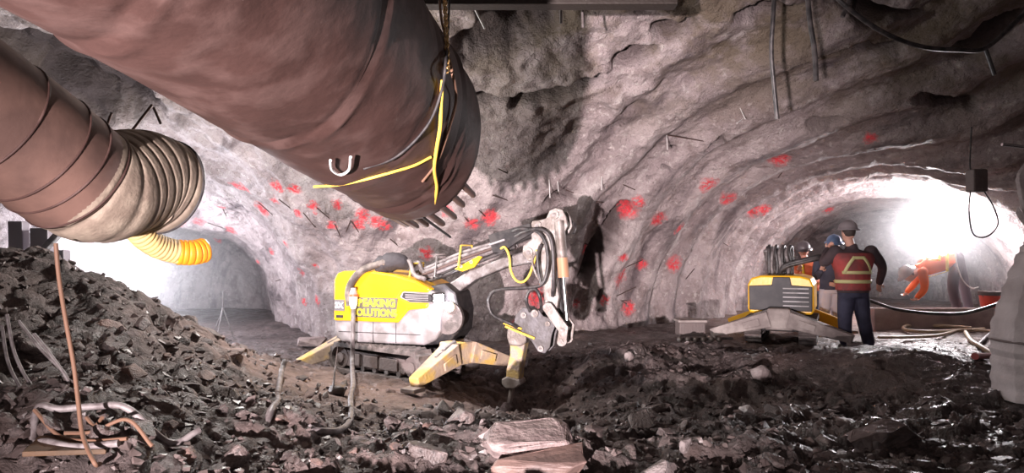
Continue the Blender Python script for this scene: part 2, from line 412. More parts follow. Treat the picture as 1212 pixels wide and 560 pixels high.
# ---------------------------------------------------------------- floor
def grid(a): return np.concatenate([np.arange(s, e, st) for s, e, st in a])
xs = grid([(-11.8, -6.2, .14), (-6.2, 6.6, .034), (6.6, 12.5, .12)]); ys = grid([(-6, 3, .3), (3, 3.6, .08), (3.6, 9.6, .028), (9.6, 12.5, .07), (12.5, 21.5, .2)])
X, Y = np.meshgrid(xs, ys, indexing='ij'); Z = hfull(X, Y)
GV = np.stack([X.ravel(), Y.ravel(), Z.ravel()], 1); nx, ny = len(xs), len(ys)
ii = (np.arange(nx-1)[:, None]*ny+np.arange(ny-1)[None, :]).ravel()
GF = np.stack([ii, ii+ny, ii+ny+1, ii+1], 1)
def ground_mat():
    m = bpy.data.materials.new('broken_ground'); m.use_nodes = True; nt = m.node_tree; L = nt.links; B = nt.nodes['Principled BSDF']; new = nt.nodes.new
    geo = new('ShaderNodeNewGeometry')
    def noise(sc, det=6, r=.6):
        n = new('ShaderNodeTexNoise'); n.inputs['Scale'].default_value = sc; n.inputs['Detail'].default_value = det; n.inputs['Roughness'].default_value = r
        L.new(geo.outputs['Position'], n.inputs['Vector']); return n.outputs['Fac']
    def ramp(src, a, b, c=0, d=1):
        r = new('ShaderNodeMapRange'); r.inputs['From Min'].default_value = a; r.inputs['From Max'].default_value = b; r.inputs['To Min'].default_value = c; r.inputs['To Max'].default_value = d
        L.new(src, r.inputs['Value']); return r.outputs['Result']
    def mixc(f, a, b):
        x = new('ShaderNodeMix'); x.data_type = 'RGBA'; L.new(f, x.inputs[0])
        for s, v in ((6, a), (7, b)):
            if isinstance(v, tuple): x.inputs[s].default_value = (*v, 1)
            else: L.new(v, x.inputs[s])
        return x.outputs[2]
    c = mixc(ramp(noise(1.3), .4, .62), (.062, .047, .044), (.11, .085, .08))
    c = mixc(ramp(noise(9, 8), .5, .66), c, (.18, .14, .135))
    c = mixc(ramp(noise(30, 4), .58, .7), c, (.03, .024, .024))
    at_ = new('ShaderNodeAttribute'); at_.attribute_name = 'mud'
    c2 = mixc(ramp(noise(6, 6), .42, .62), (.30, .21, .185), (.2, .14, .125))
    c = mixc(at_.outputs['Fac'], c, c2)
    L.new(c, B.inputs['Base Color'])
    wa = new('ShaderNodeAttribute'); wa.attribute_name = 'wet'; rm = new('ShaderNodeMix'); L.new(wa.outputs['Fac'], rm.inputs[0]); L.new(ramp(noise(4, 5), .38, .62, .28, .75), rm.inputs[2]); L.new(ramp(noise(5, 3), .35, .6, .08, .35), rm.inputs[3]); L.new(rm.outputs[0], B.inputs['Roughness'])
    b1 = new('ShaderNodeBump'); b1.inputs['Strength'].default_value = .9; b1.inputs['Distance'].default_value = .07; L.new(noise(16, 9, .7), b1.inputs['Height'])
    L.new(b1.outputs['Normal'], B.inputs['Normal'])
    return m
M['ground'] = ground_mat()
floor = mesh_np('floor', GV, GF, M['ground']); tag(floor, kind='structure')
mud = np.clip(1.3*gauss(GV[:, 0], GV[:, 1], -1.4, 7.2, 1.5, .95)+.8*sstep(9.0, 10.5, GV[:, 1])*sstep(2.5, 4.5, GV[:, 0])+.35*noise3(GV, .5, 90), 0, 1)
a_ = floor.data.attributes.new('mud', 'FLOAT', 'POINT'); a_.data.foreach_set('value', mud.astype(np.float32))
wet = np.clip(1.2*gauss(GV[:, 0], GV[:, 1], 4.0, 6.3, 2.2, .9)+.8*gauss(GV[:, 0], GV[:, 1], 7.0, 10.0, 2.5, 1.2)+.3*noise3(GV, .4, 95), 0, 1)
a_ = floor.data.attributes.new('wet', 'FLOAT', 'POINT'); a_.data.foreach_set('value', wet.astype(np.float32))
print('cave', len(V), 'floor', len(GV))
# ---------------------------------------------------------------- common materials
M['steel'] = nmat('worn_steel', (.24, .22, .22), .48, .45, (.13, .11, .105), 9, .25, 40)
M['arm'] = nmat('dusty_arm_casting', (.32, .285, .27), .5, .35, (.17, .14, .125), 7, .3, 40)
M['chrome'] = nmat('chrome_rod', (.8, .8, .82), .16, 1.0)
M['yellow'] = nmat('yellow_paint', (.95, .52, .01), .35, 0, (.80, .42, .015), 3, .1, 30)
M['palegrey'] = nmat('pale_grey_paint', (.36, .335, .35), .45, 0, (.22, .20, .20), 5, .15, 30)
M['dark'] = nmat('dark_plastic', (.022, .02, .022), .55, 0, (.05, .045, .045), 12, .1, 50, spec=.25)
M['rubber'] = nmat('dusty_rubber', (.17, .14, .135), .7, 0, (.08, .066, .062), 10, .4, 60)
M['trk'] = nmat('track_frame_dust', (.16, .13, .125), .75, .1, (.16, .125, .12), 8, .5, 40)
M['hose'] = nmat('hose_black', (.022, .02, .021), .4, 0, (.07, .06, .06), 14, .1, 80)
M['hosegrey'] = nmat('hose_grey_dust', (.24, .215, .215), .5, 0, (.12, .10, .10), 14, .1, 80)
M['out'] = nmat('outrigger_mud_paint', (.50, .38, .27), .6, 0, (.36, .27, .21), 5, .4, 30, col3=(.60, .40, .12), n3=4.3)
M['outgrey'] = nmat('outrigger_dusty_steel', (.36, .31, .29), .65, .1, (.22, .18, .17), 5, .4, 30)
M['breaker'] = nmat('breaker_mud_paint', (.50, .36, .14), .6, 0, (.36, .28, .23), 9, .5, 40, contrast=(.42, .55))
M['duct'] = nmat('brown_duct_skin', (.066, .035, .030), .6, 0, (.04, .021, .018), 1.6, .35, 5, contrast=(.38, .66), col3=(.085, .05, .044), n3=5, bdist=.03, spec=.2)
M['duct2'] = nmat('rusty_duct_skin', (.17, .10, .08), .5, 0, (.10, .06, .05), 3, .25, 8, contrast=(.38, .66))
M['canvas'] = nmat('beige_canvas_hose', (.30, .245, .19), .75, 0, (.20, .155, .12), 6, .3, 40)
M['rope_y'] = nmat('yellow_rope', (.85, .55, .08), .6)
M['rope_b'] = nmat('brown_cord', (.15, .08, .05), .7)
M['white'] = nmat('white_cord', (.8, .78, .76), .6)
M['bolt'] = nmat('rusty_bar', (.10, .065, .058), .6, .5)
M['orange'] = nmat('orange_hose', (.95, .36, .02), .5, 0, (.8, .28, .02), 6, 0, 1, emis=None)
for k in ('orange',):
    B = M[k].node_tree.nodes['Principled BSDF']; B.inputs['Transmission Weight'].default_value = .0; B.inputs['Subsurface Weight'].default_value = .4; B.inputs['Subsurface Radius'].default_value = (.1, .06, .02)
# ---------------------------------------------------------------- the big overhead duct
def ring(c, u, v, r, n=96, noise=0): return [c+(u*math.cos(2*PI*i/n)+v*math.sin(2*PI*i/n))*r for i in range(n)]
D = Vector((.152, 1.0, -.131)).normalized()
E = at(487, 166, 5.0)
U_ = D.cross(Vector((0, 0, 1))).normalized(); V_ = U_.cross(D).normalized()      # u to the right, v up
RD = .585
big = empty('ventilation_duct', E, 'huge brown ventilation duct slung overhead, ending above the yellow demolition robot', 'duct')
def duct_pt(s, ang, r=RD): return E - D*(s-.3*math.cos(ang+2.6)) + (U_*math.cos(ang)+V_*math.sin(ang))*r
nseg, NA = 170, 120
ss = [-.0+7.6*i/nseg for i in range(nseg+1)]
vs = []
pp = np.array([[s, math.cos(2*PI*j/NA)*RD, math.sin(2*PI*j/NA)*RD] for s in ss for j in range(NA)])
sag = .012*fbm(pp*np.array([1, 1, 1]), .5, 3, 77)
creases = [(.42, .012), (.50, .02), (1.15, .01), (2.0, .016), (3.1, .014), (4.4, .014)]
for k, (s, c, d) in enumerate(pp):
    j = k % NA; a = 2*PI*j/NA
    r = RD + sag[k]
    for cs, am in creases:
        w = s-cs-.05*math.sin(a*2+cs*3); r += am*math.exp(-(w/.02)**2) - am*.8*math.exp(-((w-.045)/.03)**2)
    if s < .12: r -= .035*(1-s/.12)**2
    vs.append(duct_pt(s, a, r))
mb = MB(); mb.add(vs, [(i*NA+j, i*NA+(j+1) % NA, (i+1)*NA+(j+1) % NA, (i+1)*NA+j) for i in range(nseg) for j in range(NA)])
o = part(mb, 'duct_skin', M['duct'], big); sm_ = o.modifiers.new('s', 'SOLIDIFY'); sm_.thickness = .02; sm_.offset = 0
mb = MB(); mb.tube([duct_pt(-.005, 2*PI*i/64, RD-.035) for i in range(65)], .022, 10, False); part(mb, 'end_ring', M['duct'], big)
for a in (-112, -100, -88, -76, -64, -52, -41, -124):
    a = math.radians(a); p0 = duct_pt(.1, a, RD-.02); p1 = duct_pt(-.36-.07*math.sin(a*9), a, RD-.02)
    mb = MB(); mb.tube([p0, p0.lerp(p1, .9), p1], [.026, .026, .018], 14); part(mb, 'frame_dowel', M['duct2'], big)
a = math.radians(-80); mb = MB(); mb.rod(duct_pt(.1, a, RD-.0), duct_pt(-.75, a, RD+.02), .011); part(mb, 'steel_pin', M['dark'], big)
# strap round the duct, rope, hook, chain
yr = MB(); pts = []
RP = [(372, 221), (400, 219), (430, 213), (460, 205), (490, 196), (510, 186)]

def on_duct(px, py, off=.0):
    """where a pixel's ray first meets the duct skin"""
    r = ray(px, py).normalized(); q = CAM-E; dn = D
    a_ = r-dn*r.dot(dn); b_ = q-dn*q.dot(dn); A = a_.dot(a_); Bq = 2*a_.dot(b_); C_ = b_.dot(b_)-(RD+off)**2
    disc = Bq*Bq-4*A*C_
    t = (-Bq-math.sqrt(max(disc, 0)))/(2*A); return CAM+r*t
yr.tube(spline([on_duct(x, y, .014) for x, y in RP], 8), .008, 8); o = yr.build('strap_rope', M['rope_y'])
tag(o, 'thin yellow rope stretched across the underside of the big brown duct', 'rope')
hk = spline([on_duct(x, y, .035) for x, y in ((391, 190), (393, 201), (403, 207), (413, 201), (415, 186))], 6)
mb = MB(); mb.tube(hk, .007, 8); o = mb.build('hook', M['white']); tag(o, 'small white U shaped wire hook on the side of the big brown duct', 'hook')
pts = [on_duct(524, 95, .03), on_duct(522, 120, .03), on_duct(521, 150, .03), on_duct(517, 175, .02), on_duct(514, 200, .02), on_duct(517, 222, .02), at(514, 243, 4.72)]
mb = MB(); mb.tube(spline(pts, 8), .011, 10); o = mb.build('hanging_rope', M['rope_y']); tag(o, 'bright yellow rope hanging down over the end of the big brown duct', 'rope')
top = at(524, -60, 4.6)
def chain(name, a, b, mat, label, lw=.014, ln=.055, grp=None):
    a, b = Vector(a), Vector(b); n = max(2, int((b-a).length/(ln*.75))); root = empty(name, a, label, 'chain', grp); d = (b-a).normalized()
    for i in range(n):
        c = a.lerp(b, (i+.5)/n); s = d.orthogonal().normalized(); 
        if i % 2: s = d.cross(s)
        mb = MB(); mb.tube([c+d*math.cos(2*PI*k/16)*ln*.55+s*math.sin(2*PI*k/16)*lw for k in range(17)], .0045, 6, False); part(mb, 'chain_link', mat, root)
chain('hoist_chain', top, on_duct(530, 85, .05), nmat('brass_chain', (.55, .35, .14), .4, .8), 'brass coloured hoist chain hanging beside the big brown duct')
mb = MB(); q = [at(520, -60, 4.55), at(521, 10, 4.55), at(528, 50, 4.5), on_duct(534, 80, .04), on_duct(540, 115, .03), on_duct(532, 150, .02), on_duct(518, 190, .012), on_duct(500, 215, .012)]
mb.tube(spline(q, 8), .009, 8); o = mb.build('sling_cord', M['rope_b']); tag(o, 'dark brown sling cord wrapped round the end of the big brown duct', 'cord')
mb = MB(); q = [at(534, -60, 4.6), at(531, 20, 4.6), on_duct(528, 70, .04), on_duct(522, 110, .03), on_duct(505, 150, .02), on_duct(470, 185, .012), on_duct(430, 200, .012)]
mb.tube(spline(q, 8), .008, 8); o = mb.build('sling_cord', M['dark']); tag(o, 'black sling cord running slantwise under the big brown duct', 'cord')
# hanging steel beam at the top edge
mb = MB(); A = at(330, -16, 5.9); Bp = at(800, -12, 5.9); mb.box((A+Bp)/2, ((Bp-A).length, .16, .34)); o = mb.build('roof_beam', nmat('dark_beam', (.03, .022, .018), .6, .3, bump=.3), bevel=.01)
tag(o, 'dark steel beam slung across under the cavern roof behind the big brown duct', 'beam')
# ---------------------------------------------------------------- the rusty duct with its elbow, left
def sweep(path, rad, n=64, rings=None, amp=.0, name='x', mat=None, root=None, label=None, wr=.02):
    path = [Vector(p) for p in path]; L = [0]
    for a, b in zip(path, path[1:]): L.append(L[-1]+(b-a).length)
    rr = []
    for i, l in enumerate(L):
        r = rad(l/L[-1]) if callable(rad) else rad
        if rings: r -= amp*(.5+.5*math.cos(2*PI*l/rings))**6
        rr.append(r)
    mb = MB(); mb.tube(path, rr, n, False); o = part(mb, name, mat, root, 0, label); m_ = o.modifiers.new('s', 'SOLIDIFY'); m_.thickness = .012; return o
sd = empty('elbow_duct', at(100, 230, 4.6), 'rusty brown ventilation duct with a ribbed canvas elbow, at the left edge', 'duct')
p = [at(-420, -40, 2.6), at(-160, 50, 3.3), at(-10, 140, 3.9), at(50, 180, 4.2), at(92, 212, 4.45)]
sp_ = spline(p, 12)
sweep(sp_, .385, 72, None, 0, 'duct_pipe', M['duct2'], sd)
for i in (14, 24, 34, 40, 47):
    a, b = sp_[i], sp_[min(i+1, len(sp_)-1)]; d = (b-a).normalized(); u = d.orthogonal().normalized(); w = d.cross(u)
    mb = MB(); mb.tube([a+(u*math.cos(2*PI*k/64)+w*math.sin(2*PI*k/64))*.386 for k in range(65)], .008, 8, False); part(mb, 'duct_seam', M['duct'], sd)
p2 = [at(84, 206, 4.4), at(114, 222, 4.56), at(142, 217, 4.78), at(168, 213, 5.0), at(192, 221, 5.2)]
sp2 = []
for i, q in enumerate(spline(p2, 26)): sp2.append(q)
sweep(sp2, lambda t: .385-.02*t, 64, .10, .014, 'ribbed_elbow', M['canvas'], sd)
a, b = sp2[-2], sp2[-1]; d = (b-a).normalized(); u = d.orthogonal().normalized(); w = d.cross(u)
mb = MB(); mb.tube([b+(u*math.cos(2*PI*k/64)+w*math.sin(2*PI*k/64))*.365 for k in range(65)], .012, 8, False); part(mb, 'end_hoop', M['dark'], sd)
yh = empty('flexible_hose', at(180, 285, 5.3), 'ribbed yellow flexible air hose with a glowing orange mouth, under the ribbed elbow', 'hose')
p3 = spline([at(158, 262, 5.0), at(168, 278, 5.1), at(188, 292, 5.25), at(212, 299, 5.4)], 22)
sweep(p3, .095, 40, .036, .012, 'hose_body', nmat('yellow_canvas', (.72, .52, .2), .7, 0, (.55, .40, .2), 8, .2), yh)
p4 = spline([at(210, 298.6, 5.39), at(228, 299, 5.46), at(243, 296, 5.55)], 22)
sweep(p4, .09, 40, .036, .012, 'hose_mouth', M['orange'], yh, 'bright orange ribbed end of the hose')
# suspended wires by the ducts
def cable(name, pts, r, mat, label, cat='cable', grp=None, n=8, seg=10):
    mb = MB(); mb.tube(spline(pts, seg), r, n); o = mb.build(name, mat); return tag(o, label, cat, grp)
# ---------------------------------------------------------------- demolition robots
def beam(a, b, wa, ha, wb, hb_, side=None):
    """tapered box beam from a to b; heights hang below the top line"""
    a, b = Vector(a), Vector(b); d = (b-a).normalized(); s = side or d.cross(Vector((0, 0, 1))).normalized(); u = s.cross(d).normalized()
    vs = []
    for p, w_, h_ in ((a, wa, ha), (b, wb, hb_)):
        for x, z in ((-1, -1), (1, -1), (1, 1), (-1, 1)): vs.append(p+s*(x*w_/2)+u*(z*h_/2))
    m = MB(); m.add(vs, [(3, 2, 1, 0), (4, 5, 6, 7), (0, 1, 5, 4), (1, 2, 6, 5), (2, 3, 7, 6), (3, 0, 4, 7)], 0, False); return m
def frame(O, yaw):
    c, s = math.cos(yaw), math.sin(yaw); O = Vector(O)
    return lambda x, y, z: O+Vector((c*x-s*y, s*x+c*y, z))
def stadium(Lh, r, n=14):
    """x,z outline of a track: half length Lh between wheel centres"""
    pts = []
    for i in range(n+1):
        a = -PI/2+PI*i/n; pts.append((Lh+r*math.cos(a), r+r*math.sin(a)))
    for i in range(n+1):
        a = PI/2+PI*i/n; pts.append((-Lh+r*math.cos(a), r+r*math.sin(a)))
    return pts
def resample(pts, n):
    P = [Vector((p[0], p[1])) for p in pts]+[Vector((pts[0][0], pts[0][1]))]; L = [0]
    for a, b in zip(P, P[1:]): L.append(L[-1]+(b-a).length)
    out = []; k = 0
    for i in range(n):
        t = L[-1]*i/n
        while L[k+1] < t: k += 1
        q = (t-L[k])/max(L[k+1]-L[k], 1e-9); tan = (P[k+1]-P[k]).normalized(); out.append((P[k].lerp(P[k+1], q), tan))
    return out
def track(T, root, y, Lh=.66, r=.19, w=.28):
    st = resample(stadium(Lh, r), 132); mb = MB(); k = len(st); vs = []
    for i, (p, t) in enumerate(st):
        nrm = Vector((t.y, -t.x)); lug = .03 if (i % 3) == 0 else 0.0
        for yy, off in ((-w/2, lug), (w/2, lug), (w/2, -.05), (-w/2, -.05)): vs.append(T(p.x+nrm.x*off, y+yy, p.y+nrm.y*off))
    mb.add(vs, [(i*4+j, i*4+(j+1) % 4, ((i+1) % k)*4+(j+1) % 4, ((i+1) % k)*4+j) for i in range(k) for j in range(4)], 0, False)
    tr = part(mb, 'rubber_track', M['rubber'], root, .003, 'dusty black rubber track with raised lugs', 1)
    mb = MB()
    out = [T(x, y-.085, z) for x, z in [(-Lh+.10, .085), (Lh-.14, .085), (Lh-.10, .14), (Lh-.14, .27), (-Lh+.06, .29), (-Lh-.02, .18)]]
    mb.prism(out, T(0, .17, 0)-T(0, 0, 0)); fr = part(mb, 'track_frame', M['trk'], root, .012)
    off = root.location
    for x0, x1 in ((-.46, -.28), (-.22, .06), (.10, .42)):
        mb = MB(); mb.prism([T(x0, y-.108, .11), T(x1, y-.108, .11), T(x1, y-.108, .26), T(x0, y-.108, .26)], T(0, .03, 0)-T(0, 0, 0))
        mb.v = [tuple(Vector(v)-off) for v in mb.v]; mb.build('side_plate', M['trk'], fr, .008)
    for x, rr in ((Lh, .135), (-Lh, .14)):
        mb = MB(); mb.rod(T(x, y-.09, r), T(x, y+.09, r), rr*.95, 28); mb.rod(T(x, y-.115, r), T(x, y+.11, r), rr*.45, 18); part(mb, 'drive_wheel', M['trk'], root, .006)
    for i in range(5):
        x = -Lh+.22+i*(2*Lh-.44)/4; mb = MB(); mb.rod(T(x, y-.105, .085), T(x, y+.105, .085), .035, 14); part(mb, 'track_roller', M['steel'], root)
def outrigger(T, root, hubx, sgn, tipx, tipy, ztop, mat, tipz=.03, wa=.24, ha=.26, wb=.13, hb_=.11, name='outrigger'):
    a = T(hubx, sgn*.14, ztop); b = T(tipx, sgn*tipy, tipz+.09)
    o = part(beam(a, b, wa, ha, wb, hb_), name, mat, root, .012)
    off = root.location
    mid = a.lerp(b, .35); d = (b-a).normalized(); s = d.cross(Vector((0, 0, 1))).normalized(); u = s.cross(d)
    for sd_ in (-1, 1):
        mb = MB(); c = a.lerp(b, .3)+s*sd_*(wa*.45); mb.prism([c-d*.12-u*.06, c+d*.12-u*.05, c+d*.12+u*.04, c-d*.12+u*.05], s*sd_*.03); mb.v = [tuple(Vector(v)-off) for v in mb.v]; mb.build('stiffener_plate', mat, o, .006)
    mb = MB(); f = b+d*.02; mb.box(f-Vector((0, 0, .065)), (.2, .2, .05), Matrix.Rotation(math.atan2(d.y, d.x), 3, 'Z')); mb.v = [tuple(Vector(v)-off) for v in mb.v]; mb.build('foot_pad', M['outgrey'], o, .01)
    mb = MB(); p1 = T(hubx-.02*sgn*0, sgn*.10, ztop+.13); p2 = a.lerp(b, .42)+u*(ha*.36); mb.rod(p1, p1.lerp(p2, .6), .032, 14); mb.rod(p1.lerp(p2, .55), p2, .018, 12); mb.v = [tuple(Vector(v)-off) for v in mb.v]; mb.build('leg_cylinder', M['steel'], o)
def letters(txt, mat, root, org, xdir, up, size, name='lettering', label=None):
    c = bpy.data.curves.new(name, 'FONT'); c.body = txt; c.size = size; c.extrude = .002; c.offset = .0038*size/.1
    c.align_x = 'LEFT'; c.materials.append(mat); o = bpy.data.objects.new(name, c); COL.objects.link(o)
    x = xdir.normalized(); z = up.normalized(); n = x.cross(z).normalized()
    bpy.context.view_layer.update(); me = bpy.data.meshes.new_from_object(o.evaluated_get(bpy.context.evaluated_depsgraph_get())); bpy.data.objects.remove(o); me.materials.clear(); me.materials.append(mat); o = bpy.data.objects.new(name, me); COL.objects.link(o)
    m = Matrix((x, z, n)).transposed().to_4x4(); m.translation = org - root.location; o.parent = root; o.matrix_local = m
    if label: o['label'] = label
    return o
# ---- first robot, side on
O1 = Vector((-1.40, 8.82, .06)); yawT = math.radians(-38); T1 = frame(O1, yawT)
rob = empty('demolition_robot', O1, 'yellow tracked demolition robot seen side on, its breaker arm reaching down to the rubble', 'machine')
for y in (-.40, .40): track(T1, rob, y)
mb = MB(); mb.prism([T1(-.6, -.28, .16), T1(.6, -.28, .16), T1(.6, -.28, .36), T1(-.6, -.28, .36)], T1(0, .56, 0)-T1(0, 0, 0)); part(mb, 'undercarriage', M['dark'], rob, .02)
for hx, sg, tx in ((.98, -1, 1.10), (.98, 1, 1.10), (-.92, -1, -1.02), (-.92, 1, -1.02)):
    outrigger(T1, rob, hx, sg, tx, .88, .34, M['out'])
for hx in (.92, -.88):
    mb = MB(); mb.prism([T1(hx-.12, -.2, .2), T1(hx+.14, -.2, .2), T1(hx+.12, -.2, .46), T1(hx-.1, -.2, .48)], T1(0, .4, 0)-T1(0, 0, 0)); part(mb, 'outrigger_mount', M['out'], rob, .02)
    mb = MB(); mb.prism([T1(hx*.6, -.14, .2), T1(hx, -.14, .2), T1(hx, -.14, .38), T1(hx*.6, -.14, .38)], T1(0, .28, 0)-T1(0, 0, 0)); part(mb, 'mount_neck', M['dark'], rob, .01)
mb = MB(); mb.rod(T1(0, 0, .34), T1(0, 0, .46), .34, 40); part(mb, 'slew_ring', M['dark'], rob, .01)
yawB = math.radians(-19); S1 = frame((-1.43, 8.80, .0), yawB)
def bp(x, y, z): return S1(x, y, z)
def sideprism(prof, y0, y1): mb = MB(); mb.prism([bp(x, y0, z) for x, z in prof], bp(0, y1-y0, 0)-bp(0, 0, 0)); return mb
shell = part(sideprism([(-.77, .60), (-.74, .52), (-.66, .475), (.50, .475), (.66, .54), (.72, .66), (.72, .98), (.66, 1.12), (.40, 1.24), (.0, 1.30), (-.70, 1.32), (-.77, 1.24)], -.38, .38), 'body_shell', M['palegrey'], rob, .035, 'dusty pale grey lower body shell', 3)
yel = part(sideprism([(-.765, .74), (-.765, 1.26), (-.72, 1.345), (-.62, 1.375), (-.20, 1.375), (.12, 1.335), (.40, 1.26), (.60, 1.165), (.56, 1.12), (.22, 1.13), (.17, 1.06), (.32, 1.00), (.58, 1.00), (.56, .93), (.30, .90), (.16, .74)], -.40, .40), 'hood', M['yellow'], rob, .025, 'bright yellow hood', 3)
dk = nmat('charcoal_panel', (.018, .016, .02), .55, 0, (.04, .035, .038), 6)
gp = part(sideprism([(.24, 1.115), (.60, 1.10), (.64, 1.04), (.60, 1.01), (.33, 1.01), (.22, 1.06)], -.415, -.36), 'side_grille', dk, rob, .004)
for i in range(4):
    z = 1.03+.02*i; mb = sideprism([(.27, z), (.58, z-.004), (.58, z+.004), (.27, z+.008)], -.422, -.41); mb.v = [tuple(Vector(v)-O1) for v in mb.v]; mb.build('grille_slat', M['palegrey'], gp)
panel = part(sideprism([(-.50, .80), (.13, .80), (.16, 1.045), (-.46, 1.045)], -.412, -.395), 'sign_panel', nmat('grey_decal', (.13, .12, .11), .5), rob, 0, 'grey panel with yellow lettering')
ly = nmat('yellow_letter', (1, .82, .05), .4)
xd = bp(1, 0, 0)-bp(0, 0, 0)
letters('BREAKING', ly, rob, bp(-.475, -.416, .938), xd, Vector((0, 0, 1)), .128, label='yellow word BREAKING')
letters('SOLUTIONS', ly, rob, bp(-.475, -.416, .822), xd, Vector((0, 0, 1)), .118, label='yellow word SOLUTIONS')
part(sideprism([(-.745, .87), (-.60, .87), (-.60, 1.01), (-.745, 1.01)], -.412, -.395), 'decal', nmat('decal_grey', (.15, .14, .15), .5), rob)
letters('3X', nmat('white_letter', (.8, .8, .8), .5), rob, bp(-.735, -.416, .905), xd, Vector((0, 0, 1)), .10)
part(sideprism([(-.72, .78), (-.62, .78), (-.62, .815), (-.72, .815)], -.413, -.395), 'recessed_handle', dk, rob)
for x in (-.20, .12):
    part(sideprism([(x, .49), (x+.006, .49), (x+.006, .74), (x, .74)], -.384, -.375), 'panel_seam', M['dark'], rob)
part(sideprism([(-.70, .60), (.45, .60), (.47, .608), (-.70, .608)], -.384, -.375), 'panel_seam', M['dark'], rob)
c = bp(.68, -.36, 1.06)
hd = (bp(.75, -.66, -.1)-bp(0, 0, 0)).normalized()
mb = MB(); R = hd.to_track_quat('Y', 'Z').to_matrix(); mb.box(c, (.15, .06, .11), R); part(mb, 'headlight', M['dark'], rob, .012)
mb = MB(); mb.box(c+hd*.032, (.125, .012, .085), R); part(mb, 'headlight_lens', nmat('headlight_lens', (1, 1, 1), .3, emis=(1, .95, 1), es=45), rob, .004)
ld = bpy.data.lights.new('headlight', 'POINT'); ld.energy = 9; ld.color = (1, .94, 1); ld.shadow_soft_size = .05; lo_ = bpy.data.objects.new('headlight', ld); COL.objects.link(lo_); lo_.location = c+hd*.12
# arm, laid out in its own vertical plane
PA = Vector((-.75, 8.55, 0)); uA = Vector((math.cos(yawB), math.sin(yawB), 0)); nA = Vector((-uA.y, uA.x, 0))
def ap(px, py, off=0.0):
    r = ray(px, py); t = (PA-CAM).dot(nA)/r.dot(nA); return CAM+r*t+nA*off
def plate(poly, y0, y1, name, mat, bev=.006, root=rob, label=None):
    mb = MB(); mb.prism([ap(x, y, y0) for x, y in poly], nA*(y1-y0)); return part(mb, name, mat, root, bev, label)
def pin(px, py, r=.04, y0=-.15, y1=.15, mat='arm'):
    mb = MB(); mb.rod(ap(px, py, y0), ap(px, py, y1), r, 20); o = part(mb, 'pivot_pin', M[mat], rob, .004)
    mb = MB(); mb.rod(ap(px, py, y0-.012), ap(px, py, y0+.01), r*.45, 12); mb.v = [tuple(Vector(v)-O1) for v in mb.v]; mb.build('pin_bolt', M['steel'], o)
plate([(508, 352), (518, 338), (536, 334), (549, 345), (554, 366), (552, 390), (541, 404), (514, 406), (508, 396)], -.26, .22, 'turret', M['dark'], .03)
mb = MB(); mb.rod(ap(541, 374, -.24), ap(541, 374, -.30), .20, 36); part(mb, 'turret_drum', M['rubber'], rob, .012)
mb = MB(); mb.rod(ap(545, 361, -.30), ap(545, 361, -.33), .06, 20); part(mb, 'turret_lamp', nmat('pale_lens', (.9, .85, .5), .2), rob, .008, 'pale yellow round lens')
plate([(516, 352), (530, 338), (560, 319), (600, 304), (628, 296), (640, 296), (642, 304), (634, 311), (600, 317), (566, 331), (540, 350), (528, 362)], -.09, .09, 'boom', M['steel'], .02, label='scratched steel boom')
plate([(543, 318), (571, 303), (575, 304), (566, 316), (552, 321)], -.135, -.095, 'boom_gusset', M['yellow'], .004)
pin(551, 315, .022, -.15, .1, 'out'); pin(563, 310, .022, -.15, .1, 'out')
for k, (dx, dy, off, rr, m_) in enumerate([(0, 0, -.10, .024, 'hosegrey'), (0, -7, -.08, .026, 'hosegrey'), (1, 6, -.07, .027, 'hose'), (0, -12, -.02, .022, 'hosegrey'), (0, -3, -.14, .018, 'bolt'), (2, 3, .02, .025, 'hosegrey'), (0, -9, .05, .024, 'hose')]):
    q = [ap(470+k*3, 350-k, off-.02), ap(474+k*2, 334-k, off), ap(494+dx, 331+dy*.7, off), ap(522+dx, 322+dy, off), ap(551+dx, 310+dy, off), ap(590+dx, 296+dy*.8, off), ap(612, 288+dy*.7, off)]
    mb = MB(); mb.tube(spline(q, 8), rr, 10); part(mb, 'hydraulic_hose', M[m_], rob)
for px, py in ((494, 324), (552, 303), (524, 315)):
    mb = MB(); q = [ap(px+dx, py+dy, of) for dx, dy, of in ((-3, 12, -.17), (0, -12, -.17), (3, -13, .1), (3, 10, .1), (-3, 12, -.17))]; mb.tube(q, .013, 6, False); part(mb, 'hose_clamp', M['rope_y'] if px != 524 else M['steel'], rob)
plate([(584, 279), (589, 277), (632, 265), (636, 276), (620, 285), (600, 299), (589, 299)], -.18, -.14, 'guard_plate', M['dark'], .004)
plate([(584, 279), (632, 265), (636, 278), (589, 296)], .08, .11, 'guard_plate', M['dark'], .004)
for a_, b_, rr, m_ in (((592, 294), (634, 275), .045, 'dark'), ((590, 286), (636, 268), .035, 'dark')):
    mb = MB(); mb.rod(ap(*a_, -.03), ap(*b_, -.03), rr, 16); part(mb, 'boom_cylinder', M[m_], rob, .004)
mb = MB(); mb.rod(ap(586, 290, -.2), ap(604, 284, -.2), .013, 10); part(mb, 'guard_bar', M['palegrey'], rob)
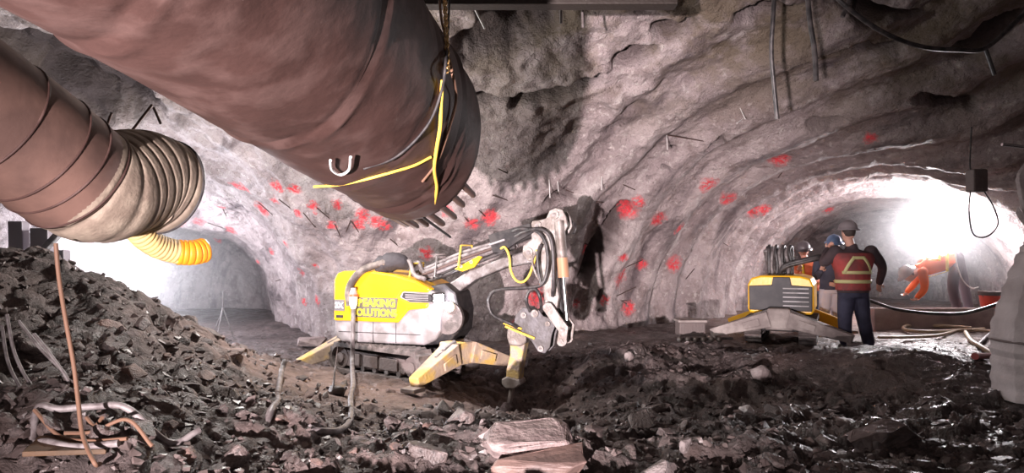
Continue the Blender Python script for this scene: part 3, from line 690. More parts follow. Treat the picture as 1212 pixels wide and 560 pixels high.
# elbow casting and dipper
for y0, y1 in ((-.13, -.085), (.085, .13)):
    plate([(631, 269), (634, 262), (643, 261), (650, 259), (654, 250), (661, 247), (669, 249), (673, 257), (675, 268), (671, 276), (663, 280), (661, 300), (652, 296), (648, 282), (641, 292), (637, 307), (629, 309), (622, 301), (623, 291), (633, 283)], y0, y1, 'elbow_plate', M['arm'], .008, label='dusty pale cast elbow plate')
plate([(638, 284), (656, 268), (662, 292), (660, 330), (663, 352), (660, 370), (647, 372), (644, 340), (636, 310)], -.06, .06, 'dipper_arm', M['arm'], .02)
for p_ in ((640, 268), (660, 255), (630, 299)): pin(*p_, .055, -.16, .16)
mb = MB(); mb.rod(ap(665, 262, -.12), ap(670, 327, -.12), .062, 24); part(mb, 'cylinder_barrel', M['arm'], rob, .006, 'long hydraulic barrel with a rusty lower end')
mb = MB(); mb.rod(ap(668.3, 305, -.12), ap(670.2, 328, -.12), .066, 24); part(mb, 'barrel_collar', nmat('rust_collar', (.5, .27, .16), .6, .2), rob, .004)
mb = MB(); mb.rod(ap(669, 320, -.12), ap(674, 378, -.12), .024, 18); part(mb, 'cylinder_rod', M['chrome'], rob)
mb = MB(); mb.rod(ap(654, 276, .1), ap(662, 372, .1), .035, 18); part(mb, 'cylinder_barrel', M['dark'], rob, .004)
def dogbone(pts, r, y0, y1, name='link_plate', mat='arm'):
    P = []; k = len(pts); 
    a = Vector(pts[0]); b = Vector(pts[-1]); d = (b-a).normalized(); n = Vector((-d.y, d.x))
    L = [Vector(p)+n*r for p in pts]; R_ = [Vector(p)-n*r for p in pts]
    cap1 = [b+(n*math.cos(t)+d*math.sin(t))*r for t in (PI*.2, PI*.4, PI*.6, PI*.8)]; cap0 = [a+(-n*math.cos(t)-d*math.sin(t))*r for t in (PI*.2, PI*.4, PI*.6, PI*.8)]
    plate([tuple(p) for p in L+cap1+R_[::-1]+cap0], y0, y1, name, M[mat], .005)
for y0, y1 in ((-.17, -.13), (.13, .17)): dogbone([(653, 363), (662, 376), (671, 388), (669, 402)], 6.2, y0, y1)
for p_ in ((653, 363), (670, 389), (668, 402)): pin(*p_, .03, -.19, .19)
for y0, y1 in ((-.12, -.085), (.085, .12)):
    plate([(612, 380), (614, 372), (622, 363), (629, 363), (634, 368), (641, 366), (646, 373), (655, 376), (660, 385), (656, 396), (654, 410), (648, 417), (640, 415), (632, 402), (624, 396), (614, 390)], y0, y1, 'tool_bracket', nmat('bracket_paint', (.13, .12, .13), .5, .1, (.08, .07, .07), 8, .3), .01, label='dark grey tool bracket plate')
plate([(628, 372), (655, 380), (650, 408), (642, 410), (630, 396)], -.08, .08, 'bracket_core', M['dark'], .01)
for p_, rr in (((624, 372), .035), ((637, 370), .045), ((652, 382), .03), ((644, 411), .035)): pin(*p_, rr, -.15, .15)
plate([(604, 386), (610, 381), (619, 386), (626, 392), (626, 404), (620, 409), (606, 408), (603, 398)], -.11, .11, 'breaker_head', M['arm'], .02)
plate([(606, 404), (624, 405), (621, 420), (618, 440), (617, 452), (601, 452), (602, 436), (606, 420)], -.09, .09, 'breaker_body', M['breaker'], .02, label='yellow breaker housing caked in mud')
plate([(597, 447), (603, 444), (618, 448), (620, 453), (612, 459), (602, 458), (597, 453)], -.11, .11, 'breaker_collar', M['arm'], .015)
mb = MB(); mb.tube([ap(609, 450), ap(606, 462), ap(602.5, 478), ap(602, 486)], [.038, .034, .03, .012], 20); part(mb, 'chisel', M['arm'], rob)
for a_, b_ in (((603, 385), (637, 399)), ((601, 381), (622, 388))):
    mb = MB(); mb.rod(ap(*a_, -.15), ap(*b_, -.15), .014, 10); part(mb, 'grease_bar', M['rope_y'], rob)
def ahose(pts, r, mat, off=-.2):
    mb = MB(); mb.tube(spline([ap(p[0], p[1], p[2] if len(p) > 2 else off) for p in pts], 10), r, 10); part(mb, 'hydraulic_hose', M[mat], rob)
ahose([(600, 280, -.1), (620, 272), (640, 274), (650, 285), (654, 305), (652, 325), (645, 337), (625, 340), (605, 341), (590, 345), (585, 356), (589, 370), (600, 377), (612, 382), (620, 389, -.1)], .022, 'hose')
ahose([(606, 286, -.12), (625, 276), (645, 272, -.24), (657, 280, -.24), (661, 300, -.24), (661, 330, -.22), (658, 350, -.15)], .022, 'hose')
ahose([(597, 295, -.16), (604, 293), (609, 303), (611, 320), (617, 331), (625, 333), (632, 326), (636, 312, -.16), (640, 296, -.16)], .014, 'rope_y')
ahose([(640, 297, -.16), (636, 310), (641, 326), (646, 333, -.2)], .013, 'arm')
ahose([(645, 290, -.16), (642, 302), (643, 320), (646, 335, -.2)], .02, 'hose')
ahose([(632, 368, -.15), (629, 355), (632, 344), (640, 342), (645, 352), (644, 368, -.1)], .02, 'hose')
ahose([(655, 262, .18), (672, 262, .2), (677, 268, .16), (676, 276, .1)], .016, 'hose')
# thick cable wrapped in hose over the rear of the hood, and its plug
arc = [bp(-.50, -.435, .94), bp(-.52, -.44, 1.10), bp(-.47, -.44, 1.24), bp(-.34, -.43, 1.38), bp(-.18, -.36, 1.45), bp(.0, -.28, 1.50), bp(.10, -.1, 1.44)]
mb = MB(); mb.tube(spline(arc, 8), [.048]*49, 12); part(mb, 'supply_conduit', nmat('dusty_conduit', (.07, .055, .05), .7, 0, (.2, .165, .15), 8, .3), rob, 0, 'thick dusty cable conduit bent over the hood')
mb = MB(); mb.tube(spline([bp(-.22, -.3, 1.40), bp(-.1, -.25, 1.47), bp(.06, -.22, 1.50), bp(.18, -.15, 1.44)], 6), [.09, .1, .1, .11, .12, .12, .11, .12, .13, .12, .12, .11, .11, .1, .1, .09, .08, .06, .05], 12); part(mb, 'cloth_wrap', nmat('black_wrap', (.04, .035, .04), .8, bump=.6, bscale=20), rob)
for p0, p1 in (((.10, -.2, 1.44), (.32, -.28, 1.34)), ((.12, 0, 1.42), (.35, -.1, 1.36))):
    mb = MB(); mb.tube(spline([bp(*p0), bp((p0[0]+p1[0])/2, p0[1], p0[2]+.06), bp(*p1), bp(p1[0]+.15, p1[1], p1[2]-.06)], 8), .03, 10); part(mb, 'hydraulic_hose', M['hosegrey'], rob)
pl = bp(-.41, -.50, 1.07)
plug = empty('power_plug', pl, 'white and red cable plug hanging on the side of the yellow robot', 'plug')
mb = MB(); mb.tube([pl+Vector((0, 0, .10)), pl+Vector((0, 0, .02))], [.03, .05], 16); part(mb, 'plug_cap', M['palegrey'], plug)
mb = MB(); mb.rod(pl+Vector((0, 0, .02)), pl+Vector((0, 0, -.01)), .058, 18); part(mb, 'plug_collar', nmat('red_collar', (.65, .12, .06), .5), plug)
mb = MB(); mb.tube([pl+Vector((0, 0, -.01)), pl+Vector((0, 0, -.10)), pl+Vector((0, 0, -.16))], [.052, .05, .032], 18); part(mb, 'plug_body', M['white'], plug)
g = ground_pt(418, 466); g2 = ground_pt(415, 492); g3 = ground_pt(400, 503); g4 = ground_pt(376, 506)
up = lambda p, d=.03: Vector((p.x, p.y, hz(p.x, p.y)+d))
cable('power_cable', [pl+Vector((0, 0, -.15)), pl+Vector((.0, -.02, -.5)), pl+Vector((.01, -.08, -.85)), up(g, .10), up(ground_pt(415, 478), .05), up(g2), up(g3), up(g4), up(ground_pt(366, 508), .0)], .028, M['hosegrey'], 'grey cable dropping from the plug on the yellow robot and curling on the mud')
cable('power_cable', [up(ground_pt(331, 446))+Vector((.02, .1, .12)), up(ground_pt(333, 448), .08), up(ground_pt(329, 470), .05), up(ground_pt(329, 487)), up(ground_pt(322, 500)), up(ground_pt(314, 507), .01)], .028, M['hosegrey'], 'short grey cable end curling out of the mud, between the rubble heap and the robot')
# ---- second robot, seen from behind
O2 = Vector((4.30, 10.75, hb(4.3, 10.75)+.02)); yaw2 = math.radians(64); T2 = frame(O2, yaw2)
rob2 = empty('demolition_robot', O2, 'yellow demolition robot seen from behind at the mouth of the right hand tunnel', 'machine')
for y in (-.38, .38): track(T2, rob2, y, Lh=.55, r=.17, w=.24)
z0 = O2.z
def pr2(prof, x0, x1):    # profile in y,z extruded along x
    mb = MB(); mb.prism([T2(x0, y, z-z0) for y, z in prof], T2(x1-x0, 0, 0)-T2(0, 0, 0)); return mb
part(pr2([(-.3, z0+.15), (.3, z0+.15), (.3, z0+.45), (-.3, z0+.45)], -.5, .5), 'undercarriage', M['dark'], rob2, .02)
part(pr2([(-.47, .74), (-.44, .68), (.44, .68), (.47, .74), (.47, 1.12), (.42, 1.22), (.28, 1.26), (-.28, 1.26), (-.42, 1.22), (-.47, 1.12)], -.50, .75), 'hood', M['yellow'], rob2, .03, 'yellow hood', 3)
part(pr2([(-.445, .73), (.445, .73), (.45, 1.10), (.12, 1.12), (.10, 1.24), (-.14, 1.24), (-.16, 1.12), (-.45, 1.10)], -.53, -.49), 'rear_panel', dk, rob2, .01, 'dark rear panel')
for i in range(5):
    z = .80+.065*i; part(pr2([(-.40, z), (-.04, z), (-.04, z+.018), (-.40, z+.018)], -.545, -.525), 'louvre_slat', M['palegrey'], rob2)
mb = MB(); mb.rod(T2(0, 0, .4), T2(0, 0, .55), .3, 36); part(mb, 'slew_ring', M['dark'], rob2)
for sg, tx, m_ in ((-1, -.80, 'outgrey'), (1, -.80, 'outgrey')):
    outrigger(T2, rob2, -.74, sg, tx, .98, .36, M[m_], wa=.3, ha=.24, wb=.18, hb_=.12)
for sg in (-1, 1): outrigger(T2, rob2, .85, sg, .95, .95, .40, M['yellow'], wa=.26, ha=.24, wb=.16, hb_=.14)
part(pr2([(-.2, z0+.2), (.2, z0+.2), (.16, z0+.52), (-.16, z0+.52)], -.86, -.58), 'outrigger_mount', M['outgrey'], rob2, .03)
part(pr2([(-.2, z0+.2), (.2, z0+.2), (.16, z0+.5), (-.16, z0+.5)], .6, .95), 'outrigger_mount', M['yellow'], rob2, .03)
b0 = T2(.35, 0, 1.0)
mb = beam(T2(.3, .12, 1.0), T2(.1, .22, 1.42), .16, .22, .12, .16); part(mb, 'boom', M['steel'], rob2, .02)
mb = beam(T2(.1, .22, 1.42), T2(.5, .12, 1.05), .1, .12, .1, .1); part(mb, 'dipper_arm', M['dark'], rob2, .02)
for k in range(7):
    y = .20-.055*k; mb = MB(); mb.tube(spline([T2(.0, y, .95), T2(-.02, y+.02*math.sin(k*2), 1.15), T2(0, y*.9+.02, 1.36+.03*math.cos(k*3)), T2(.12, y, 1.40+.03*math.cos(k*3)), T2(.2, y, 1.0)], 6), .026, 8); part(mb, 'hydraulic_hose', M['hosegrey' if k % 2 else 'hose'], rob2)
for k in range(2):
    mb = MB(); mb.tube(spline([T2(-.05, .05, 1.0), T2(-.1, -.05, 1.12+.03*k), T2(-.1, -.3, 1.2+.03*k), T2(.0, -.6, 1.26+.03*k), T2(.3, -.8, 1.2)], 8), .035, 10); part(mb, 'hydraulic_hose', M['hose'], rob2)
# ---------------------------------------------------------------- people
def ell(c, rx, ry, rz, R=None, nu=20, nv=12):
    vs = []; c = Vector(c)
    for i in range(nv+1):
        th = PI*i/nv
        for j in range(nu):
            ph = 2*PI*j/nu; p = Vector((rx*math.sin(th)*math.cos(ph), ry*math.sin(th)*math.sin(ph), rz*math.cos(th)))
            if R is not None: p = R @ p
            vs.append(c+p)
    return vs, [(i*nu+j, (i+1)*nu+j, (i+1)*nu+(j+1) % nu, i*nu+(j+1) % nu) for i in range(nv) for j in range(nu)]
def loft(rings, n=28):
    """rings: (centre, side vector*rx, front vector*ry)"""
    vs = []
    for c, a, b in rings:
        for j in range(n):
            t = 2*PI*j/n; vs.append(Vector(c)+a*math.cos(t)+b*math.sin(t))
    k = len(rings); fs = [(i*n+j, i*n+(j+1) % n, (i+1)*n+(j+1) % n, (i+1)*n+j) for i in range(k-1) for j in range(n)]
    fs += [tuple(range(n-1, -1, -1)), tuple(range((k-1)*n, k*n))]; return vs, fs
def shell_part(mb, name, mat, root, vox, sm=4, label=None):
    o = part(mb, name, mat, root, 0, label)
    r = o.modifiers.new('r', 'REMESH'); r.mode = 'VOXEL'; r.voxel_size = vox; r.use_smooth_shade = True
    s = o.modifiers.new('s', 'SMOOTH'); s.factor = .5; s.iterations = sm; return o
skin = nmat('skin', (.62, .34, .26), .5); 
def person(J, label, jac, tro, vest=None, stripe=None, hat=None, hatc=None, face=(0, -1, 0), build=1.0, hi_hip=False, grp=None, gloves=None):
    """J: joints in world coordinates"""
    J = {k: Vector(v) for k, v in J.items()}
    root = empty('person', (J['lfoot']+J['rfoot'])/2-Vector((0, 0, .07)), label, 'person', grp)
    side = (J['rsh']-J['lsh']).normalized()
    up_ = (J['neck']-J['hip']).normalized(); front = side.cross(up_).normalized(); 
    if front.dot(Vector(face)) < 0: front = -front
    F_ = Vector(face).normalized(); hs = F_.cross(Vector((0, 0, 1))).normalized(); hu = hs.cross(F_).normalized()
    sw = (J['rsh']-J['lsh']).length/2
    def tor(t, ex=0):
        """centre and half axes of the torso at t: 0 hip .. 1 shoulder line"""
        c = J['hip'].lerp(J['neck'], t*.92)
        wx = np.interp(t, [0, .25, .5, .8, .95, 1], [.19, .18, .19, sw*.98, sw*.86, .09])*build; wy = np.interp(t, [0, .25, .5, .8, .95, 1], [.135, .13, .145, .14, .11, .07])*build
        return c, wx+ex, wy+ex
    def torso(mb, t0, t1, ex):
        rg = []
        for i in range(13):
            t = t0+(t1-t0)*i/12; c, a, b = tor(t, ex); rg.append((c, side*a, front*b))
        mb.add(*loft(rg))
    def limb(mb, pts, rs):
        q = spline(pts, 6); k = len(q); R_ = [float(np.interp(i/(k-1), np.linspace(0, 1, len(rs)), rs)) for i in range(k)]
        mb.tube(q, R_, 16); mb.add(*ell(q[0], R_[0], R_[0], R_[0])); mb.add(*ell(q[-1], R_[-1], R_[-1], R_[-1]))
    # body: one continuous skin
    b = MB(); torso(b, 0, 1, -.02)
    H = J['head']; Rm = Matrix((hs, F_, hu)).transposed()
    b.tube([J['neck']-up_*.06, H-hu*.06], [.065, .058], 16)
    b.add(*ell(H+hu*.02, .082, .103, .118, Rm)); b.add(*ell(H-hu*.055+F_*.025, .058, .068, .062, Rm))
    b.add(*ell(H+F_*.098-hu*.005, .013, .02, .026, Rm, 10, 8)); b.add(*ell(H+F_*.085-hu*.052, .026, .012, .012, Rm, 10, 8))
    for sg in (-1, 1): b.add(*ell(H+hs*sg*.08-hu*.0, .01, .022, .034, Rm, 10, 8))
    for s, sn in ((-1, 'l'), (1, 'r')):
        sh, el, wr, hd = J[sn+'sh'], J[sn+'el'], J[sn+'wr'], J[sn+'hand']
        limb(b, [sh, el, wr], [.052, .042, .036, .03, .026])
        d = (hd-wr).normalized(); a = d.cross(front).normalized(); nn = a.cross(d).normalized(); Rh = Matrix((a, d, nn)).transposed()
        b.add(*ell(wr+d*.05, .040, .05, .017, Rh, 14, 10))
        for f in range(4):
            p0 = wr+d*.08+a*(.03-.02*f); L = (.062, .072, .068, .052)[f]; p1 = p0+d*L*.55-nn*.012; p2 = p0+d*L*.85-nn*.04
            b.tube(spline([p0-d*.02, p0, p1, p2], 3), .0095, 8)
        p0 = wr+d*.03+a*.032; b.tube(spline([p0, p0+a*.03+d*.02, p0+a*.035+d*.05-nn*.02], 4), .0105, 8)
        hp = J['hip']+side*(s*.09); limb(b, [hp, J[sn+'knee'], J[sn+'foot']], [.07, .06, .05, .045, .035])
    shell_part(b, 'body', skin, root, .0085, 2)
    for sg in (-1, 1):
        mb = MB(); mb.add(*ell(H+hs*sg*.03+F_*.088+hu*.022, .011, .008, .008, Rm, 10, 8)); part(mb, 'eye', M['dark'], root)
    mb = MB(); mb.add(*ell(H+hu*.035-F_*.018, .09, .095, .108, Rm)); part(mb, 'hair', nmat('dark_hair', (.05, .035, .03), .7, bump=.3, bscale=90), root)
    # trousers
    mb = MB(); torso(mb, -.06, .16, .012)
    for s, sn in ((-1, 'l'), (1, 'r')):
        hp = J['hip']+side*(s*.095)+up_*.02; kn, ft = J[sn+'knee'], J[sn+'foot']; limb(mb, [hp, kn, ft+(kn-ft).normalized()*.07], [.115*build, .105*build, .088*build, .082*build, .085])
    shell_part(mb, 'trousers', tro, root, .016, 3)
    for s, sn in ((-1, 'l'), (1, 'r')):
        ft = J[sn+'foot']; fd = Vector((front.x, front.y, 0)).normalized(); sd2 = fd.cross(Vector((0, 0, 1))); Rb = Matrix((sd2, fd, Vector((0, 0, 1)))).transposed()
        mb = MB(); mb.add(*ell(ft+fd*.06-Vector((0, 0, .025)), .052, .145, .05, Rb)); mb.tube([ft+Vector((0, 0, .12)), ft-Vector((0, 0, .03))], [.06, .062], 16); shell_part(mb, 'boot', M['dark'], root, .012, 2)
    # jacket with sleeves
    mb = MB(); torso(mb, .04, 1.0, .022)
    mb.tube([J['neck']-up_*.08, J['neck']+up_*.03], [.10, .075], 18)
    for s, sn in ((-1, 'l'), (1, 'r')): limb(mb, [J[sn+'sh'], J[sn+'el'], J[sn+'wr']], [.088*build, .08, .066, .06, .05])
    shell_part(mb, 'jacket', jac, root, .016, 3)
    if vest:
        mb = MB(); torso(mb, .10, .93, .042); shell_part(mb, 'safety_vest', vest, root, .016, 2)
    if stripe:
        def ribbon(path, wd, nm='reflective_stripe'):
            pts = []
            for t, ang in path:
                c, a_, b_ = tor(t, .052); pts.append((c+side*(a_*math.cos(ang))+front*(b_*math.sin(ang)), (side*(math.cos(ang)/a_)+front*(math.sin(ang)/b_)).normalized()))
            vs = []
            for i, (p, n) in enumerate(pts):
                t_ = (pts[min(i+1, len(pts)-1)][0]-pts[max(i-1, 0)][0]).normalized(); w_ = n.cross(t_).normalized()*wd/2; vs += [p-w_, p+w_]
            m = MB(); m.add(vs, [(2*i, 2*i+1, 2*i+3, 2*i+2) for i in range(len(pts)-1)]); o = part(m, nm, stripe, root); q = o.modifiers.new('s', 'SOLIDIFY'); q.thickness = .006; q.offset = 0
        ribbon([(.30, 2*PI*i/40) for i in range(41)], .05)
        bk = -PI/2
        ribbon([(.50, bk+(-.95+1.9*i/16)) for i in range(17)], .045)
        ribbon([(.50+.34*i/10, bk-.80+.62*i/10) for i in range(11)], .045); ribbon([(.50+.34*i/10, bk+.80-.62*i/10) for i in range(11)], .045)
        ribbon([(.82, bk+(-.28+.56*i/8)) for i in range(9)], .045)
        for a_ in (PI/2-.6, PI/2+.6): ribbon([(.3+.58*i/10, a_) for i in range(11)], .045)
    if hat:
        c = H+hu*.065; vs = []; n = 32
        HK = 1.16; prof = [(.135, -.012, 1), (.150, -.004, 1), (.118, .006, 0), (.112, .04, 0), (.098, .075, 0), (.07, .102, 0), (.035, .118, 0), (.004, .122, 0)]
        for r_, z_, br in prof:
            r_ *= HK; z_ *= HK
            for j in range(n):
                t = 2*PI*j/n; fx, fy = math.cos(t), math.sin(t); r2 = r_*(1+.16*max(fy, 0)*br); vs.append(c+hs*(fx*r2*.92)+F_*(fy*r2*1.08)+hu*z_)
        mb = MB(); mb.add(vs, [(i*n+j, i*n+(j+1) % n, (i+1)*n+(j+1) % n, (i+1)*n+j) for i in range(len(prof)-1) for j in range(n)]); o = part(mb, 'hard_hat', hat, root)
        q = o.modifiers.new('s', 'SOLIDIFY'); q.thickness = .006
        mb = MB(); mb.tube([c+hs*.0+F_*math.cos(t)*.0+hu*HK*(.045+.078*math.sin(t))+F_*HK*(.11*math.cos(t)) for t in [PI*i/12 for i in range(13)]], .008, 8); part(mb, 'hat_ridge', hat, root)
    return root
navy = nmat('navy_trousers', (.025, .025, .05), .8, 0, (.04, .04, .075), 6, .3, 20); browj = nmat('dark_brown_jacket', (.085, .055, .06), .85, 0, (.05, .035, .04), 4, .3, 20)
redv = nmat('faded_red_vest', (.42, .06, .055), .75, 0, (.18, .045, .045), 4, .3, 20); lime = nmat('lime_reflective', (.58, .54, .26), .5)
def P(px, py, Y): return at(px, py, Y)
Y0 = 10.0
gz_ = lambda px, Y: hb(at(px, 400, Y).x, Y)
def footp(px, Y): q = at(px, 400, Y); return Vector((q.x, q.y, hz(q.x, q.y)+.075))
person(dict(head=P(1004, 277, Y0-.02), neck=P(1008, 291, Y0), lsh=P(989, 298, Y0), rsh=P(1031, 298, Y0), lel=P(975, 311, Y0+.05), lwr=P(979, 296, Y0+.32), lhand=P(985, 287, Y0+.36),
            rel=P(1044, 315, Y0+.02), rwr=P(1041, 334, Y0+.05), rhand=P(1040, 341, Y0+.06), hip=P(1010, 349, Y0), lknee=P(1000, 377, Y0-.03), rknee=P(1022, 377, Y0-.04), lfoot=footp(1001, Y0), rfoot=footp(1029, Y0)),
       'person seen from behind in grey hard hat, faded red safety vest and navy trousers', browj, navy, redv, lime, nmat('grey_hard_hat', (.22, .19, .2), .35), None, face=(-.25, 1, 0), build=1.12)
Y2 = 12.0
bluej = nmat('dark_blue_jacket', (.06, .06, .09), .8); paleT = nmat('pale_trousers', (.62, .58, .64), .8)
person(dict(head=P(987, 291, Y2), neck=P(985, 302, Y2+.03), lsh=P(1000, 310, Y2), rsh=P(969, 310, Y2), lel=P(1003, 330, Y2-.1), lwr=P(990, 338, Y2-.3), lhand=P(983, 336, Y2-.36),
            rel=P(966, 327, Y2-.15), rwr=P(971, 322, Y2-.38), rhand=P(974, 316, Y2-.42), hip=P(984, 345, Y2), lknee=P(990, 366, Y2-.03), rknee=P(976, 366, Y2-.03), lfoot=footp(992, Y2), rfoot=footp(975, Y2)),
       'person in a blue hard hat, half hidden behind the one in the red vest', bluej, paleT, None, None, nmat('blue_hard_hat', (.20, .30, .52), .3), None, face=(-.3, -1, -.25))
Y3 = 12.7
orv = nmat('orange_vest', (.9, .22, .10), .7); yst = nmat('bright_yellow_band', (1, .8, .05), .5)
person(dict(head=P(951, 298, Y3), neck=P(954, 306, Y3+.03), lsh=P(968, 313, Y3), rsh=P(942, 313, Y3), lel=P(970, 330, Y3-.1), lwr=P(958, 334, Y3-.3), lhand=P(951, 334, Y3-.34),
            rel=P(939, 327, Y3-.15), rwr=P(944, 322, Y3-.38), rhand=P(947, 316, Y3-.42), hip=P(957, 346, Y3), lknee=P(963, 365, Y3-.03), rknee=P(950, 365, Y3-.03), lfoot=footp(964, Y3), rfoot=footp(949, Y3)),
       'person in dark hard hat and orange vest, behind the hood of the farther robot', orv, navy, orv, yst, nmat('dark_hard_hat', (.12, .10, .11), .35), None, face=(-.5, -1, -.35))
Y4 = 12.9
greyT = nmat('grey_overalls', (.16, .14, .17), .8)
person(dict(head=P(1076, 326, Y4-.2), neck=P(1086, 318, Y4-.1), lsh=P(1092, 322, Y4-.28), rsh=P(1092, 311, Y4+.12), lel=P(1094, 341, Y4-.3), lwr=P(1086, 352, Y4-.32), lhand=P(1080, 356, Y4-.33),
            rel=P(1084, 333, Y4+.15), rwr=P(1074, 345, Y4+.1), rhand=P(1069, 350, Y4+.1), hip=P(1134, 306, Y4), lknee=P(1128, 342, Y4-.2), rknee=P(1142, 343, Y4+.12), lfoot=footp(1138, Y4-.15), rfoot=footp(1150, Y4+.15)),
       'person bent right over under the floodlight in an orange hi-vis jacket', nmat('hi_vis_orange', (1, .2, .05), .6), greyT, None, nmat('hi_vis_yellow', (1, .75, .03), .5), nmat('white_hard_hat', (.7, .68, .7), .35), None, face=(-.8, 0, -.8))
# ---------------------------------------------------------------- rocks
def rock_mesh(seed, sx, sy, sz, n=16, cut=.06, boxy=1.0):
    r = random.Random(seed); bm = bmesh.new()
    for _ in range(n):
        v = Vector((r.gauss(0, 1), r.gauss(0, 1), r.gauss(0, 1))); v.normalize(); v = Vector([math.copysign(abs(c)**boxy, c) for c in v]); v *= r.uniform(.75, 1)
        bm.verts.new((v.x*sx, v.y*sy, v.z*sz))
    res = bmesh.ops.convex_hull(bm, input=bm.verts)
    bmesh.ops.delete(bm, geom=[v for v in bm.verts if not v.link_faces], context='VERTS')
    bmesh.ops.dissolve_limit(bm, angle_limit=.22, verts=bm.verts, edges=bm.edges)
    bmesh.ops.bevel(bm, geom=list(bm.edges), offset=cut*min(sx, sy, sz)*1.2, segments=1, affect='EDGES')
    bmesh.ops.triangulate(bm, faces=bm.faces)
    bmesh.ops.subdivide_edges(bm, edges=bm.edges, cuts=3 if n > 17 else 1)
    pts = np.array([v.co[:] for v in bm.verts]); mx = max(sx, sy, sz); dn = fbm(pts+seed*3.1, .45*mx, 3, seed)*.09
    for v, d in zip(bm.verts, dn): v.co *= 1+d
    bmesh.ops.recalc_face_normals(bm, faces=bm.faces)
    me = bpy.data.meshes.new('rock'); bm.to_mesh(me); bm.free(); return me
M['rock'] = nmat('dark_shale', (.085, .064, .060), .42, 0, (.165, .13, .122), 2.5, .7, 12, contrast=(.42, .62), col3=(.06, .048, .046), n3=5)
M['rockr'] = nmat('reddish_shale', (.21, .135, .115), .55, 0, (.13, .085, .075), 2.5, .7, 12, contrast=(.42, .62))
M['rockg'] = nmat('grey_shale', (.30, .255, .25), .5, 0, (.18, .145, .14), 2.5, .7, 12, contrast=(.42, .62))
protos = {}
for mk in ('rock', 'rockr', 'rockg'):
    protos[mk] = []
    for i in range(9):
        me = rock_mesh(100+i, 1, random.Random(i).uniform(.5, .9), random.Random(i+50).uniform(.28, .6)); me.materials.append(M[mk]); protos[mk].append(me)
placed = []
def place_rock(p, s, mk, label, group, tilt=.35, sink=.25, me=None, name='rock', rot=None, flag=True, over=.98):
    for q, r in placed:
        if (q-p).length < (r+s)*over: return None
    o = bpy.data.objects.new(name, me or random.choice(protos[mk])); COL.objects.link(o)
    o.scale = (s, s*random.uniform(.8, 1.1), s*random.uniform(.7, 1.2)); o.rotation_euler = rot or (random.gauss(0, tilt), random.gauss(0, tilt), random.uniform(0, 2*PI))
    o.location = (p.x, p.y, hz(p.x, p.y)+s*.25-s*sink); tag(o, label, 'rock', group); placed.append((p, s)); return o
def special(px, py, dims, mat, label, rot=(0, 0, 0), seed=1, n=22, lift=.0, boxy=1.0):
    p = ground_pt(px, py); me = rock_mesh(seed, *dims, n=n, cut=.06 if boxy < 1 else .12, boxy=boxy); me.materials.append(mat)
    o = bpy.data.objects.new('rock', me); COL.objects.link(o); o.rotation_euler = rot; o.location = (p.x, p.y, hz(p.x, p.y)+lift); tag(o, label, 'rock'); placed.append((p, max(dims)*.85)); return o
palem = nmat('pale_slab', (.30, .235, .225), .6, 0, (.20, .15, .145), 9, .9, 25)
special(626, 528, (.40, .24, .12), palem, 'large pale flat slab of rock, the biggest in the near rubble', (.22, .04, .05), 5, 34, .10, .35)
special(632, 552, (.38, .2, .10), M['rockr'], 'reddish brown slab lying just in front of the large pale slab', (.1, -.08, .05), 8, 24, .0, .45)
special(901, 452, (.15, .13, .14), M['rockg'], 'rounded grey boulder at the edge of the dark mound', (0, 0, .4), 12, 26, .08)
special(1035, 522, (.42, .16, .12), M['rock'], 'long dark wedge of rock lying on the wet ground', (.1, -.22, .1), 15, 22, .06, .6)
special(884, 494, (.11, .09, .08), nmat('wet_white_rock', (.7, .66, .66), .15), 'small wet stone shining white on the wet ground', (.3, .3, .4), 18, 18, .08)
special(745, 425, (.09, .08, .08), M['rockg'], 'pale round stone on the dark floor right of the breaker', (0, 0, .2), 21, 26, .07)
special(748, 443, (.06, .06, .06), palem, 'smaller pale stone just below the pale round stone', (0, 0, .2), 22, 26, .05)
special(675, 458, (.15, .12, .10), M['rockg'], 'grey boulder in the pit right of the chisel', (0, 0, .9), 25, 24, .06)
special(366, 412, (.30, .16, .09), palem, 'flat pale slab on the ground behind the outrigger of the yellow robot', (0, 0, .15), 28, 24, .10, .45)
special(400, 470, (.14, .1, .08), M['rock'], 'dark stone right below the track of the yellow robot', (0, 0, .3), 31, 20, .04)
def scatter(n, box, smin, smax, mks, label, group, tilt=.35, reject=None, tries=40):
    c = 0
    for _ in range(n*tries):
        if c >= n: break
        px, py = random.uniform(box[0], box[2]), random.uniform(box[1], box[3])
        if reject and reject(px, py): continue
        p = ground_pt(px, py)
        if p.y > 13 or p.y < 3.1: continue
        s = smin+(smax-smin)*random.random()**1.8
        if place_rock(p, s, random.choice(mks), label, group, tilt, over=.80): c += 1
    print(group, c)
scatter(100, (500, 478, 1010, 575), .06, .25, ('rock', 'rock', 'rockg', 'rock'), 'jagged dark shale rock in the near rubble below the yellow robot', 'shale rocks of the near rubble', .55)
scatter(85, (95, 352, 312, 560), .07, .22, ('rock', 'rockr', 'rock', 'rock'), 'dark shale rock on the tall heap at the left', 'shale rocks on the tall heap', .45, lambda x, y: y < 352+abs(x-190)*.45 or (x > 280 and y < 470))
scatter(22, (0, 400, 100, 560), .08, .2, ('rock',), 'dark rock in the shadowed corner left of the hanging cord', 'rocks in the shadowed corner', .4)
scatter(40, (640, 415, 970, 478), .035, .085, ('rock', 'rockg', 'rock'), 'small stone on the dark floor between the two robots', 'small stones between the robots', .4)
scatter(26, (292, 435, 470, 470), .04, .11, ('rockr', 'rock', 'rockr'), 'reddish stone on the mud in front of the robot tracks', 'stones on the mud by the tracks', .3)
scatter(30, (290, 500, 520, 570), .05, .15, ('rockr', 'rock', 'rock'), 'dark brown rock below the curling cable ends', 'rocks below the cable ends', .5)
